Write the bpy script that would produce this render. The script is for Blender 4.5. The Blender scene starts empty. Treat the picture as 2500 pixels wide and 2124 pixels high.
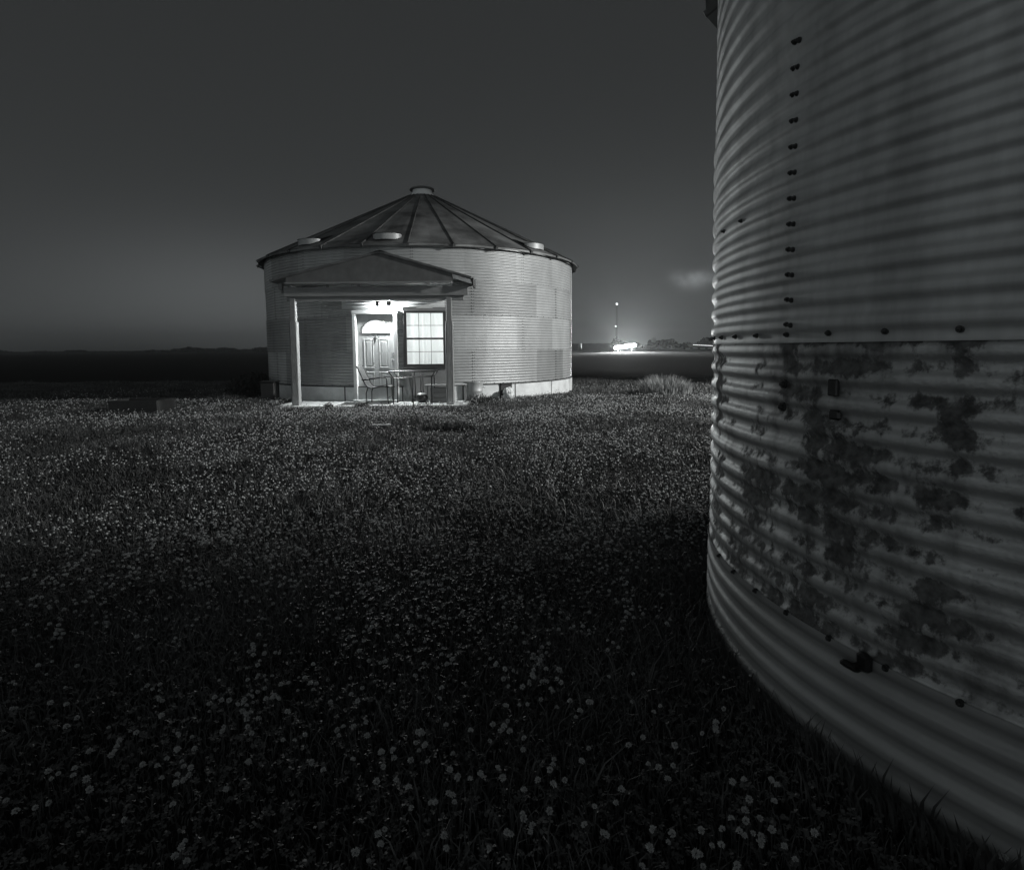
import bpy, math, random
import numpy as np
from mathutils import Vector, Matrix

random.seed(7); rng = np.random.default_rng(7)
S = bpy.context.scene
COL = S.collection
PI = math.pi
HAZE = 0.0006
ORG = {}                                   # world origin of each object (by name)

# ------------------------------------------------------------------ helpers
def D(a): return math.radians(a)
def smooth(a, b, x):
    t = np.clip((x - a) / (b - a), 0, 1); return t * t * (3 - 2 * t)
def gz(x, y):                              # the ground: lower near the camera, rising to the house
    x = np.asarray(x, float); y = np.asarray(y, float)
    z = -0.30 * (1 - smooth(4.6, 10.0, y))
    return z + 0.012 * np.sin(x * 1.3 + y * .7) * np.sin(y * 1.1 - x * .4)

class MB:
    """collects verts / faces (world coordinates) for ONE mesh object"""
    def __init__(s): s.v = []; s.f = []; s.n = 0
    def add(s, v, f):
        v = np.asarray(v, float).reshape(-1, 3); s.v.append(v)
        s.f += [tuple(i + s.n for i in q) for q in f]; s.n += len(v); return s
    def box(s, c, d, M=None, bev=0.0):
        """box centre c, full size d, optional 3x3 axes; chamfered vertical/long edges via bev"""
        hx, hy, hz = d[0] / 2, d[1] / 2, d[2] / 2
        b = min(bev, hx * .9, hy * .9, hz * .9)
        if b <= 0:
            v = [(x, y, z) for x in (-hx, hx) for y in (-hy, hy) for z in (-hz, hz)]
            f = [(0, 1, 3, 2), (4, 6, 7, 5), (0, 4, 5, 1), (2, 3, 7, 6), (0, 2, 6, 4), (1, 5, 7, 3)]
        else:
            ring = [(hx - b, -hy), (hx, -hy + b), (hx, hy - b), (hx - b, hy), (-hx + b, hy), (-hx, hy - b), (-hx, -hy + b), (-hx + b, -hy)]
            k = 1 - b / max(hx, hy)
            ins = [(x - math.copysign(b, x) * .9, y - math.copysign(b, y) * .9) for x, y in ring]
            v = [(x, y, -hz) for x, y in ins] + [(x, y, -hz + b) for x, y in ring] + [(x, y, hz - b) for x, y in ring] + [(x, y, hz) for x, y in ins]
            f = []
            for r in range(3):
                for i in range(8):
                    j = (i + 1) % 8; f.append((r * 8 + i, r * 8 + j, r * 8 + 8 + j, r * 8 + 8 + i))
            f.append(tuple(range(7, -1, -1))); f.append(tuple(range(24, 32)))
        v = np.array(v)
        if M is not None: v = v @ np.array(M)
        return s.add(v + np.array(c), f)
    def tube(s, pts, r, n=8, cap=True):
        pts = [np.array(p, float) for p in pts]; m = len(pts)
        rr = r if hasattr(r, '__len__') else [r] * m
        V = []; F = []; prev = None
        for i, p in enumerate(pts):
            t = (pts[min(i + 1, m - 1)] - pts[max(i - 1, 0)]); t /= (np.linalg.norm(t) + 1e-12)
            if prev is None:
                a = np.array([0, 0, 1.]) if abs(t[2]) < .9 else np.array([1., 0, 0])
            else: a = prev
            u = a - t * (a @ t); u /= np.linalg.norm(u); w = np.cross(t, u); prev = u
            for k in range(n):
                an = 2 * PI * k / n; V.append(p + rr[i] * (math.cos(an) * u + math.sin(an) * w))
        for i in range(m - 1):
            for k in range(n):
                j = (k + 1) % n; F.append((i * n + k, i * n + j, (i + 1) * n + j, (i + 1) * n + k))
        if cap: F.append(tuple(range(n - 1, -1, -1))); F.append(tuple(range((m - 1) * n, m * n)))
        return s.add(V, F)
    def lathe(s, c, prof, n=32, a0=0, a1=360):
        full = abs(a1 - a0) >= 360; cnt = n if full else n + 1
        V = []; F = []
        for r, z in prof:
            for k in range(cnt):
                a = D(a0 + (a1 - a0) * k / n); V.append((c[0] + r * math.sin(a), c[1] + r * math.cos(a), c[2] + z))
        for i in range(len(prof) - 1):
            for k in range(n):
                j = (k + 1) % cnt; F.append((i * cnt + k, (i + 1) * cnt + k, (i + 1) * cnt + j, i * cnt + j))
        return s.add(V, F)
    def ball(s, c, r, n=10, sq=(1, 1, 1), jit=0):
        V = []; F = []
        for i in range(n + 1):
            th = PI * i / n
            for k in range(2 * n):
                ph = PI * k / n; q = 1 + (random.uniform(-jit, jit) if jit and 0 < i < n else 0)
                V.append((c[0] + r * sq[0] * q * math.sin(th) * math.cos(ph), c[1] + r * sq[1] * q * math.sin(th) * math.sin(ph), c[2] + r * sq[2] * q * math.cos(th)))
        for i in range(n):
            for k in range(2 * n):
                j = (k + 1) % (2 * n); F.append((i * 2 * n + k, (i + 1) * 2 * n + k, (i + 1) * 2 * n + j, i * 2 * n + j))
        return s.add(V, F)
    def build(s, name, m, parent=None, origin=None, smoothed=False):
        V = np.vstack(s.v)
        if origin is None: origin = ORG[parent.name] if parent is not None else (0, 0, 0)
        return mesh_obj(name, V - np.array(origin), s.f, m, parent, origin, smoothed)

def link(o, parent, origin):
    COL.objects.link(o); origin = np.array(origin, float)
    if parent is not None:
        o.parent = parent; o.location = origin - np.array(ORG[parent.name])
    else: o.location = origin
    ORG[o.name] = tuple(origin); return o
def mesh_obj(name, V, F, m, parent=None, origin=(0, 0, 0), smoothed=False):
    me = bpy.data.meshes.new(name)
    if isinstance(F, np.ndarray):          # fast path: (n,k) array
        n, k = F.shape
        me.vertices.add(len(V)); me.vertices.foreach_set('co', np.asarray(V, np.float32).ravel())
        me.loops.add(n * k); me.loops.foreach_set('vertex_index', F.astype(np.int32).ravel())
        me.polygons.add(n); me.polygons.foreach_set('loop_start', (np.arange(n) * k).astype(np.int32))
        me.update(calc_edges=True)
    else:
        me.from_pydata([tuple(v) for v in V], [], F); me.update()
    if smoothed: me.polygons.foreach_set('use_smooth', [True] * len(me.polygons)); me.update()
    me.materials.append(m)
    return link(bpy.data.objects.new(name, me), parent, origin)
def tag(o, label=None, cat=None, group=None, kind=None):
    if label: o['label'] = label
    if cat: o['category'] = cat
    if group: o['group'] = group
    if kind: o['kind'] = kind
    return o
def thing(name, loc, label, cat, group=None, parent=None):
    o = link(bpy.data.objects.new(name, None), parent, loc); o.empty_display_size = .1
    return tag(o, label, cat, group)

# ------------------------------------------------------------------ materials (black-and-white world, faintly cool)
TINT = (0.97, 1.0, 1.0)
def g4(g): return (g * TINT[0], g * TINT[1], g * TINT[2], 1)
def mat(name, g, rough=.6, metal=0., var=.25, scale=6., bump=0., bscale=40., stretch=(1, 1, 1), spec=.4, detail=6):
    m = bpy.data.materials.new(name); m.use_nodes = True; nt = m.node_tree; N = nt.nodes; L = nt.links
    b = N['Principled BSDF']; b.inputs['Roughness'].default_value = rough; b.inputs['Metallic'].default_value = metal
    b.inputs['Specular IOR Level'].default_value = spec
    tc = N.new('ShaderNodeTexCoord'); mp = N.new('ShaderNodeMapping'); mp.inputs['Scale'].default_value = stretch
    L.new(tc.outputs['Object'], mp.inputs['Vector'])
    nz = N.new('ShaderNodeTexNoise'); nz.inputs['Scale'].default_value = scale; nz.inputs['Detail'].default_value = detail
    nz.inputs['Roughness'].default_value = .62
    L.new(mp.outputs[0], nz.inputs['Vector'])
    cr = N.new('ShaderNodeValToRGB'); cr.color_ramp.elements[0].position = .3; cr.color_ramp.elements[1].position = .72
    cr.color_ramp.elements[0].color = g4(g * (1 - var)); cr.color_ramp.elements[1].color = g4(g * (1 + var))
    L.new(nz.outputs['Fac'], cr.inputs['Fac']); L.new(cr.outputs['Color'], b.inputs['Base Color'])
    if bump:
        n2 = N.new('ShaderNodeTexNoise'); n2.inputs['Scale'].default_value = bscale; n2.inputs['Detail'].default_value = 4
        L.new(mp.outputs[0], n2.inputs['Vector'])
        bp = N.new('ShaderNodeBump'); bp.inputs['Strength'].default_value = bump; bp.inputs['Distance'].default_value = .02
        L.new(n2.outputs['Fac'], bp.inputs['Height']); L.new(bp.outputs[0], b.inputs['Normal'])
    return m
def emis(name, g, strength):
    m = bpy.data.materials.new(name); m.use_nodes = True; b = m.node_tree.nodes['Principled BSDF']
    b.inputs['Base Color'].default_value = g4(.5); b.inputs['Emission Color'].default_value = g4(g); b.inputs['Emission Strength'].default_value = strength
    return m
M = {}
M['galv'] = mat('galvanised_sheet', .46, .48, .32, .2, 1.6, 0, 30, (1, 1, .45))
def sheet_tones(m):                         # every sheet of the bin is its own weathered tone
    nt = m.node_tree; N = nt.nodes; L = nt.links; b = N['Principled BSDF']; src = b.inputs['Base Color'].links[0].from_socket
    tc = N.new('ShaderNodeTexCoord'); sp = N.new('ShaderNodeSeparateXYZ'); L.new(tc.outputs['Object'], sp.inputs[0])
    def mm(op, a, c=0.):
        n = N.new('ShaderNodeMath'); n.operation = op
        for i, q in enumerate((a, c)):
            if isinstance(q, (int, float)): n.inputs[i].default_value = q
            else: L.new(q, n.inputs[i])
        return n.outputs[0]
    ring = mm('FLOOR', mm('DIVIDE', mm('SUBTRACT', sp.outputs[2], .40), .835))
    ang = mm('DIVIDE', mm('ARCTAN2', sp.outputs[0], sp.outputs[1]), PI / 10)          # tenths of the circle
    ang = mm('FLOOR', mm('ADD', mm('ADD', ang, 5 - 121 / 36), mm('MULTIPLY', mm('MODULO', ring, 2.), -.5)))
    cv = N.new('ShaderNodeCombineXYZ'); L.new(ring, cv.inputs[0]); L.new(mm('MODULO', mm('ADD', ang, 20.), 10.), cv.inputs[1])
    wn = N.new('ShaderNodeTexWhiteNoise'); L.new(cv.outputs[0], wn.inputs['Vector'])
    mr = N.new('ShaderNodeMapRange'); mr.inputs['To Min'].default_value = .62; mr.inputs['To Max'].default_value = 1.1; L.new(wn.outputs['Value'], mr.inputs['Value'])
    mx = N.new('ShaderNodeMix'); mx.data_type = 'RGBA'; mx.blend_type = 'MULTIPLY'; mx.inputs['Factor'].default_value = 1
    L.new(src, mx.inputs[6]); L.new(mr.outputs[0], mx.inputs[7]); L.new(mx.outputs[2], b.inputs['Base Color'])
sheet_tones(M['galv'])
M['galv_trim'] = mat('galvanised_trim', .5, .45, .5, .25, 8)
M['roof'] = mat('weathered_roof_sheet', .15, .62, .3, .75, 1.1, .2, 12, detail=9)
M['roof_rib'] = mat('roof_seam_metal', .12, .5, .4, .4, 4)
M['vent'] = mat('vent_face_metal', .36, .5, .2, .15, 6)
M['concrete'] = mat('concrete', .72, .85, 0, .22, 3, .25, 60)
M['slab'] = mat('patio_concrete', .62, .85, 0, .2, 4, .2, 50)
M['wood_dark'] = mat('dark_stained_timber', .25, .7, 0, .22, 3, .25, 30, (1, 4, 12))
M['gable'] = mat('gable_panel', .12, .7, 0, .22, 4, .05, 20)
M['wood_post'] = mat('painted_post_timber', .27, .6, 0, .4, 5, .2, 30, (10, 10, 1))
M['trim'] = mat('white_trim_paint', .78, .5, 0, .08, 8)
M['door'] = mat('door_paint', .62, .45, 0, .14, 2.2, .05, 10, (3, 3, .8))
M['winframe'] = mat('dark_window_frame', .05, .45, .2, .2, 8)
M['panel'] = mat('grey_plywood', .20, .7, 0, .2, 3, .1, 30)
M['black'] = mat('black_metal', .03, .4, .5, .2, 12)
M['mesh'] = mat('chair_mesh', .09, .6, 0, .1, 90)
M['bright'] = mat('polished_metal', .75, .2, .9, .05, 5)
M['dark'] = mat('dark_plastic', .03, .5, 0, .2, 10)
M['crate'] = mat('grey_crate_boards', .11, .7, 0, .3, 5, .2, 20, (1, 1, 6))
M['bag'] = mat('white_plastic_bag', .85, .4, 0, .06, 12)
M['grass'] = mat('grass_blades', .085, .55, 0, .6, 1.1, spec=.35)
M['leaf'] = mat('weed_leaves', .05, .55, 0, .4, 9)
M['drygrass'] = mat('pale_dry_grass', .26, .6, 0, .35, 6)
M['shrub'] = mat('dark_shrub_leaves', .018, .7, 0, .4, 9)
M['flower'] = mat('clover_petals', .42, .7, 0, .22, 30)
M['stem'] = mat('clover_stem', .06, .6, 0, .2, 10)
M['soil'] = mat('lawn_soil', .016, .95, 0, .4, 1.5, .6, 25, spec=.1)
M['field'] = mat('dark_field', .009, .95, 0, .4, .05, .3, 3, spec=.05)
M['hedge'] = mat('hedge_leaves', .006, .9, 0, .4, .4, spec=.1)
M['far'] = mat('far_wall_paint', .35, .8, 0, .2, .3)
M['mast'] = mat('mast_steel', .03, .6, .3, .2, 1)
M['plank'] = mat('weathered_plank', .3, .7, 0, .2, 8)
M['bulb'] = emis('bulb_glow', 1, 5200); M['lens'] = emis('lamp_lens', 1, 6); M['fan'] = emis('lit_fanlight', 1, 1.15)
M['flood'] = emis('floodlight_lamps', 1, 2800); M['beacon'] = emis('mast_beacon', 1, 3); M['strip'] = emis('car_light_streak', 1, 1.6)
M['yard'] = emis('yard_lamp_lens', 1, 30)
# curtain: thin cloth lit from the room behind it
m = bpy.data.materials.new('curtain_cloth'); m.use_nodes = True; nt = m.node_tree; nt.nodes.clear()
o_ = nt.nodes.new('ShaderNodeOutputMaterial'); mx = nt.nodes.new('ShaderNodeMixShader'); df = nt.nodes.new('ShaderNodeBsdfDiffuse'); tl = nt.nodes.new('ShaderNodeBsdfTranslucent')
df.inputs[0].default_value = g4(.75); tl.inputs[0].default_value = g4(.8); mx.inputs[0].default_value = .6
nt.links.new(df.outputs[0], mx.inputs[1]); nt.links.new(tl.outputs[0], mx.inputs[2]); nt.links.new(mx.outputs[0], o_.inputs[0]); M['curtain'] = m
m = bpy.data.materials.new('window_glass'); m.use_nodes = True; nt = m.node_tree; nt.nodes.clear()
o_ = nt.nodes.new('ShaderNodeOutputMaterial'); mx = nt.nodes.new('ShaderNodeMixShader'); tr = nt.nodes.new('ShaderNodeBsdfTransparent'); gl = nt.nodes.new('ShaderNodeBsdfGlossy')
gl.inputs['Roughness'].default_value = .05; mx.inputs[0].default_value = .06
nt.links.new(tr.outputs[0], mx.inputs[1]); nt.links.new(gl.outputs[0], mx.inputs[2]); nt.links.new(mx.outputs[0], o_.inputs[0]); M['glass'] = m
# near bin: galvanised sheet with rust patches (wear with a shape of its own)
def rust_mat():
    m = bpy.data.materials.new('rusted_galvanised'); m.use_nodes = True; nt = m.node_tree; N = nt.nodes; L = nt.links
    b = N['Principled BSDF']; tc = N.new('ShaderNodeTexCoord')
    sx = N.new('ShaderNodeSeparateXYZ'); L.new(tc.outputs['Object'], sx.inputs[0])
    def math_(op, a, c=None, clamp=False):
        n = N.new('ShaderNodeMath'); n.operation = op; n.use_clamp = clamp
        for i, q in enumerate((a, c)):
            if q is None: continue
            if isinstance(q, (int, float)): n.inputs[i].default_value = q
            else: L.new(q, n.inputs[i])
        return n.outputs[0]
    def noise(scale, det=8, ro=.6, st=(1, 1, 1), dist=0.):
        mp = N.new('ShaderNodeMapping'); mp.inputs['Scale'].default_value = st; L.new(tc.outputs['Object'], mp.inputs[0])
        n = N.new('ShaderNodeTexNoise'); n.inputs['Scale'].default_value = scale; n.inputs['Detail'].default_value = det; n.inputs['Roughness'].default_value = ro
        n.inputs['Distortion'].default_value = dist
        L.new(mp.outputs[0], n.inputs['Vector']); return n.outputs['Fac']
    # rust is heavier towards the south-west side of the drum (object y falls) 
    side = math_('MULTIPLY', math_('ABSOLUTE', math_('ADD', sx.outputs[1], .66)), -.17)
    side = math_('ADD', math_('MAXIMUM', side, -.10), .08)
    groove = math_('MULTIPLY', math_('COSINE', math_('MULTIPLY', math_('SUBTRACT', sx.outputs[2], 1.6824 - .014), 2 * PI / .0993)), -.05)   # rust keeps to the grooves
    n1 = noise(4.2, 9, .66, (1, 1, .9), .15); n2 = noise(19, 8, .68)
    r = math_('ADD', math_('ADD', n1, math_('ADD', math_('MULTIPLY', math_('SUBTRACT', n2, .5), .3), math_('MULTIPLY', math_('SUBTRACT', noise(11, 6, .6, (1, 1, .1)), .5), .42))), math_('ADD', side, groove))
    rustf = N.new('ShaderNodeMapRange'); rustf.interpolation_type = 'SMOOTHSTEP'; rustf.inputs['From Min'].default_value = .50; rustf.inputs['From Max'].default_value = .60
    L.new(r, rustf.inputs['Value'])
    n3 = noise(2.2, 5, .5, (1, 1, .3)); n4 = noise(60, 3)
    zc = N.new('ShaderNodeValToRGB'); zc.color_ramp.elements[0].color = g4(.40); zc.color_ramp.elements[1].color = g4(.62); zc.color_ramp.elements[0].position = .3; zc.color_ramp.elements[1].position = .7
    L.new(n3, zc.inputs[0])
    rc = N.new('ShaderNodeValToRGB'); rc.color_ramp.elements[0].color = g4(.045); rc.color_ramp.elements[1].color = g4(.16); rc.color_ramp.elements[0].position = .35; rc.color_ramp.elements[1].position = .7
    L.new(noise(26, 5), rc.inputs[0])
    mx = N.new('ShaderNodeMix'); mx.data_type = 'RGBA'
    L.new(rustf.outputs[0], mx.inputs['Factor']); L.new(zc.outputs[0], mx.inputs[6]); L.new(rc.outputs[0], mx.inputs[7]); L.new(mx.outputs[2], b.inputs['Base Color'])
    # broad thin staining and run-down streaks over what is left of the zinc
    st = N.new('ShaderNodeMapRange'); st.interpolation_type = 'SMOOTHSTEP'; st.inputs['From Min'].default_value = .44; st.inputs['From Max'].default_value = .66; st.inputs['To Max'].default_value = .62
    L.new(math_('ADD', math_('ADD', math_('MULTIPLY', noise(2.6, 7, .6), .55), math_('MULTIPLY', noise(13, 5, .55, (1, 1, .13)), .45)), math_('MULTIPLY', side, .6)), st.inputs['Value'])
    m2 = N.new('ShaderNodeMix'); m2.data_type = 'RGBA'; L.new(st.outputs[0], m2.inputs['Factor']); L.new(mx.outputs[2], m2.inputs[6]); L.new(rc.outputs[0], m2.inputs[7]); L.new(m2.outputs[2], b.inputs['Base Color'])
    L.new(math_('ADD', .52, math_('MULTIPLY', rustf.outputs[0], .36)), b.inputs['Roughness'])
    L.new(math_('SUBTRACT', .6, math_('MULTIPLY', rustf.outputs[0], .6)), b.inputs['Metallic'])
    bp = N.new('ShaderNodeBump'); bp.inputs['Strength'].default_value = .25; bp.inputs['Distance'].default_value = .01
    L.new(n4, bp.inputs['Height']); L.new(bp.outputs[0], b.inputs['Normal'])
    return m
M['rust'] = rust_mat()
M['near_galv'] = mat('dull_galvanised', .50, .55, .42, .32, 5, .06, 40, (1, 1, .12), detail=8)
M['near_low'] = mat('newer_galvanised', .36, .55, .42, .2, 2, .08, 40)
M['bolt'] = mat('rusty_bolt', .06, .45, .5, .3, 40)

# ------------------------------------------------------------------ ground, field, distance
def build_ground():
    ys = np.concatenate([np.arange(-6, 24, .35), np.geomspace(24, 1200, 34)])
    xs = np.concatenate([-np.geomspace(1250, 16, 24), np.arange(-15.5, 15.6, .5), np.geomspace(16, 1250, 24)])
    X, Y = np.meshgrid(xs, ys); Z = gz(X, Y); nx = len(xs)
    Z += np.where((np.abs(X) < 300) & (Y > 24), 0.05 * np.sin(X * .11 + Y * .07), 0)
    Z += -.10 * np.exp(-(((X + 1.07) / .55) ** 2 + ((Y - 9.1) / .28) ** 2))          # small hollow
    V = np.stack([X, Y, Z], -1).reshape(-1, 3)
    F = []
    i = np.arange(len(ys) - 1)[:, None] * nx + np.arange(nx - 1)[None]
    F = np.stack([i, i + 1, i + nx + 1, i + nx], -1).reshape(-1, 4)
    o = mesh_obj('ground', V, F, M['soil'], smoothed=True)
    o.data.materials.append(M['field'])
    cy = V[F].mean(1)[:, 1]
    o.data.polygons.foreach_set('material_index', (cy > 24).astype(np.int32)); o.data.update()
    tag(o, kind='structure')
build_ground()

# house bin and near bin constants
HC = np.array([-2.713, 18.348]); HR = 4.57
NC = np.array([3.2185, 2.7909]); NR = 2.13
def hp(phi, r, z=0.): return np.array([HC[0] + r * math.sin(D(phi)), HC[1] + r * math.cos(D(phi)), z])
def npnt(phi, r, z=0.): return np.array([NC[0] + r * math.sin(D(phi)), NC[1] + r * math.cos(D(phi)), z])

# corrugated ring mesh; skip(phi, z) -> True drops the face
def no_wobble(P, z): return 0
def dents(P, z):                            # shallow dents and a slow out-of-round
    return .0022 * np.sin(P * 7 + z * 2.1) * np.sin(z * 3.3 + P * 5) + .0005 * np.sin(P * 23 + z * 9) * np.sin(z * 7 - P * 11) + .0022 * np.exp(-((np.mod(P + 1.9, .5) - .25) / .05) ** 2 - ((np.mod(z, .9) - .4) / .06) ** 2)
def lap(P, z): return dents(P, z) + .0045 * (P - P.min()) / (P.max() - P.min())
def corrugated(C, R, z0, z1, pitch, amp, zc, dphi, rows=8, skip=None, a0=0., a1=360., wob=no_wobble):
    nz = max(2, int(round((z1 - z0) / pitch * rows))); na = int(round((a1 - a0) / dphi))
    zz = np.linspace(z0, z1, nz + 1); full = abs(a1 - a0 - 360) < 1e-6
    ph = np.linspace(a0, a1, na + 1)[: (na if full else na + 1)]
    th = 2 * PI * (zz - zc) / pitch; rad = R + amp * (np.cos(th) - .14 * np.cos(3 * th))
    P, Rr = np.meshgrid(np.radians(ph), rad); Rr = Rr + wob(P, zz[:, None])
    Zm = np.repeat(zz[:, None], len(ph), 1)
    V = np.stack([C[0] + Rr * np.sin(P), C[1] + Rr * np.cos(P), Zm], -1).reshape(-1, 3)
    n = len(ph); k = np.arange(na); k2 = (k + 1) % n if full else k + 1
    i = np.arange(nz)[:, None] * n
    F = np.stack([i + k, i + n + k, i + n + k2, i + k2], -1).reshape(-1, 4)
    if skip is not None:
        pm = np.repeat((a0 + (np.arange(na) + .5) * (a1 - a0) / na)[None], nz, 0).ravel(); zm = np.repeat(((zz[:-1] + zz[1:]) / 2)[:, None], na, 1).ravel()
        F = F[~skip(pm, zm)]
    return V, F

# ================================================================== the lived-in bin
H = thing('grain_bin_house', (HC[0], HC[1], 0), 'round corrugated metal grain bin turned into a house, lit by its porch lamp', 'house')
hO = np.array([HC[0], HC[1], 0])
DPHI, WPHI = 186.3, 171.6                  # door and window bearings
def skip_wall(p, z):
    door = (np.abs(p - DPHI) < 6.2) & (z < 2.12)
    win = (np.abs(p - WPHI) < 5.6) & (z > .86) & (z < 2.22)
    return door | win
ring_h, pit = .835, .0696
for k in range(4):
    z0 = .40 + k * ring_h
    V, F = corrugated(HC, HR + .009 * (k % 2), z0 - (.0 if k == 0 else .02), z0 + ring_h, pit, .0072, .40 + pit / 2, 1.25, 8, skip_wall)
    # lapped vertical seams with bolt rows belong to the sheet ring
    mb = MB(); mb.add(V, F); dark_faces = []
    for s in range(10):
        phi = 121 + 36 * s + (18 if k % 2 else 0)
        if 180 - abs(180 - (phi % 360)) < 80: continue
        if k < 2 and (abs((phi % 360) - DPHI) < 9 or abs((phi % 360) - WPHI) < 9): continue
        for off in (-.28, .28):
            for q in range(12):
                n0 = len(mb.f); mb.ball(hp(phi + off, HR + .014, z0 + pit * (q + .5)), .012, 4); dark_faces += range(n0, len(mb.f))
        t = [hp(phi - .5, HR + .0095, z0 + .01), hp(phi + .5, HR + .0095, z0 + .01), hp(phi + .5, HR + .0095, z0 + ring_h - .01), hp(phi - .5, HR + .0095, z0 + ring_h - .01)]
        for q in range(12):                 # lap strip follows the corrugation crests
            zc = z0 + pit * (q + .5)
            mb.add([hp(phi - .42, HR + .0125, zc - .018), hp(phi + .42, HR + .0125, zc - .018), hp(phi + .42, HR + .0165, zc), hp(phi - .42, HR + .0165, zc), hp(phi + .42, HR + .0125, zc + .018), hp(phi - .42, HR + .0125, zc + .018)], [(0, 1, 2, 3), (3, 2, 4, 5)])
    for q in range(120):
        if skip_wall(np.array(3. * q), np.array(z0)) or (k < 3 and skip_wall(np.array(3. * q), np.array(z0 + .1))): continue
        n0 = len(mb.f); mb.ball(hp(3. * q, HR + .014, z0 + .03), .010, 3); dark_faces += range(n0, len(mb.f))
    w = mb.build('wall_ring', M['galv'], H, hO, True); w.data.materials.append(M['roof_rib'])
    mi = np.zeros(len(w.data.polygons), np.int32); mi[np.array(dark_faces, int)] = 1; w.data.polygons.foreach_set('material_index', mi); w.data.update()
# foundation: rendered concrete ring in segments
mb = MB()
for s in range(20):
    a = 187.2 + 18 * s + 9.5
    if 1: mb.lathe((HC[0], HC[1], 0), [(HR - .15, -.3), (HR + .02, -.3), (HR + .02, .395), (HR - .15, .395)], 10, a, a + 17.6)
mb.build('foundation', M['concrete'], H)
MB().lathe((HC[0], HC[1], 0), [(HR - .2, -.3), (HR + .005, -.3), (HR + .005, .40)], 96).build('foundation_joint', M['dark'], H)
MB().lathe((HC[0], HC[1], 0), [(HR - .02, .385), (HR + .028, .39), (HR + .03, .405), (HR - .02, .412)], 160).build('sill_flashing', M['black'], H)

# roof: 28 flat panels, a rib on each joint, eave drip, cap and scoop vents
NPAN, RPH = 28, 175.9
za, ze, re_ = 6.15, 3.71, 4.76; slope = (za - ze) / re_
def rp(phi, r, up=0.): return hp(phi, r, za - slope * r + up)
mb = MB(); r0 = .46
for k in range(NPAN):
    a, b = RPH + k * 360 / NPAN, RPH + (k + 1) * 360 / NPAN
    prof = [r0, 1.2, 2.2, 3.3, 4.2, re_]
    V = []; F = []
    for r in prof:
        for t in np.linspace(0, 1, 5):
            ph = a + (b - a) * t; sag = (.014 * math.sin(PI * t * 2 + k) + .012 * math.sin(r * 2.3 + k * 1.9) * math.sin(PI * t)) * (r / re_)
            rr = r * math.cos(D((b - a) / 2)) / math.cos(D((b - a) * (t - .5)))
            V.append(rp(ph, rr, sag))
    for i in range(len(prof) - 1):
        for t in range(4): F.append((i * 5 + t, (i + 1) * 5 + t, (i + 1) * 5 + t + 1, i * 5 + t + 1))
    mb.add(V, F)
    e1 = [rp(a + (b - a) * t, re_ * math.cos(D((b - a) / 2)) / math.cos(D((b - a) * (t - .5)))) for t in np.linspace(0, 1, 5)]
    mb.add(e1 + [p + np.array([0, 0, -.045]) for p in e1], [(t, t + 5, t + 6, t + 1) for t in range(4)])
roof = mb.build('roof', M['roof'], H)
MB().lathe((HC[0], HC[1], 0), [(HR - .02, ze - .02), (HR + .02, ze + .04), (HR - .1, ze + .09)], 120).build('eave_ring', M['black'], H)
for k in range(NPAN):
    a = RPH + k * 360 / NPAN
    d = hp(a, 1) - hp(a, 0); d[2] = -slope; d /= np.linalg.norm(d); tn = np.array([math.cos(D(a)), -math.sin(D(a)), 0]); nn = np.cross(tn, d); nn *= np.sign(nn[2])
    mb = MB(); c = (rp(a, r0) + rp(a, re_ + .02)) / 2 + nn * .014; Lr = (re_ + .02 - r0) * math.hypot(1, slope)
    mb.box(c, (Lr, .03, .035), M=np.array([d, tn, nn]), bev=.012)
    e = rp(a, re_ + .02, .0); mb.box(e + np.array([0, 0, -.012]), (.03, .06, .075), M=np.array([d, tn, nn]))
    mb.build('roof_rib', M['roof_rib'], roof)
cap = MB().lathe((HC[0], HC[1], za), [(.40, -.20), (.32, -.12), (.29, -.05), (.29, .0)], 28).build('roof_collar', M['trim'], H, smoothed=True)
MB().lathe((HC[0], HC[1], za), [(.38, -.01), (.39, .01), (.35, .045), (.2, .07), (0.001, .08)], 28).add([(HC[0] + .37 * math.sin(D(a)), HC[1] + .37 * math.cos(D(a)), za - .008) for a in range(0, 360, 20)], [tuple(range(18))]).build('cap_lid', M['roof'], cap, smoothed=True)
for phv in (182.7, 130.6, 211.):
    a = phv; tn = np.array([math.cos(D(a)), -math.sin(D(a)), 0]); out = np.array([math.sin(D(a)), math.cos(D(a)), 0])
    mb = MB(); top = []; bot = []
    rc = 4.33
    base = rp(a, rc)
    nseg = 12; w = .34
    for i in range(nseg + 1):
        t = PI * i / nseg; off = -math.cos(t) * w * tn + math.sin(t) * .26 * out
        p = base + off; rloc = np.linalg.norm((p - hO)[:2]); zr = za - slope * rloc
        ztop = base[2] + .055
        top.append(np.array([p[0], p[1], ztop])); bot.append(np.array([p[0], p[1], max(zr + .02, ztop - .14)]))
    n = nseg + 1
    mb.add(top + bot, [(i, i + 1, n + i + 1, n + i) for i in range(nseg)])
    face = mb.build('roof_vent', M['vent'], roof, smoothed=True)
# (hoods as their own meshes on the roof)
for phv in (182.7, 130.6, 211.):
    a = phv; tn = np.array([math.cos(D(a)), -math.sin(D(a)), 0]); out = np.array([math.sin(D(a)), math.cos(D(a)), 0]); base = rp(a, 4.33)
    rim = [base + -math.cos(PI * i / 12) * .36 * tn + math.sin(PI * i / 12) * .285 * out + np.array([0, 0, .058]) for i in range(13)]
    back = [rp(a, 3.9, .012) + tn * q for q in (.36, .12, -.12, -.36)]
    MB().add(rim + back, [tuple(range(13)) , (12, 13, 14, 15, 16, 0)]).build('vent_hood', M['roof'], roof)

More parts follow.
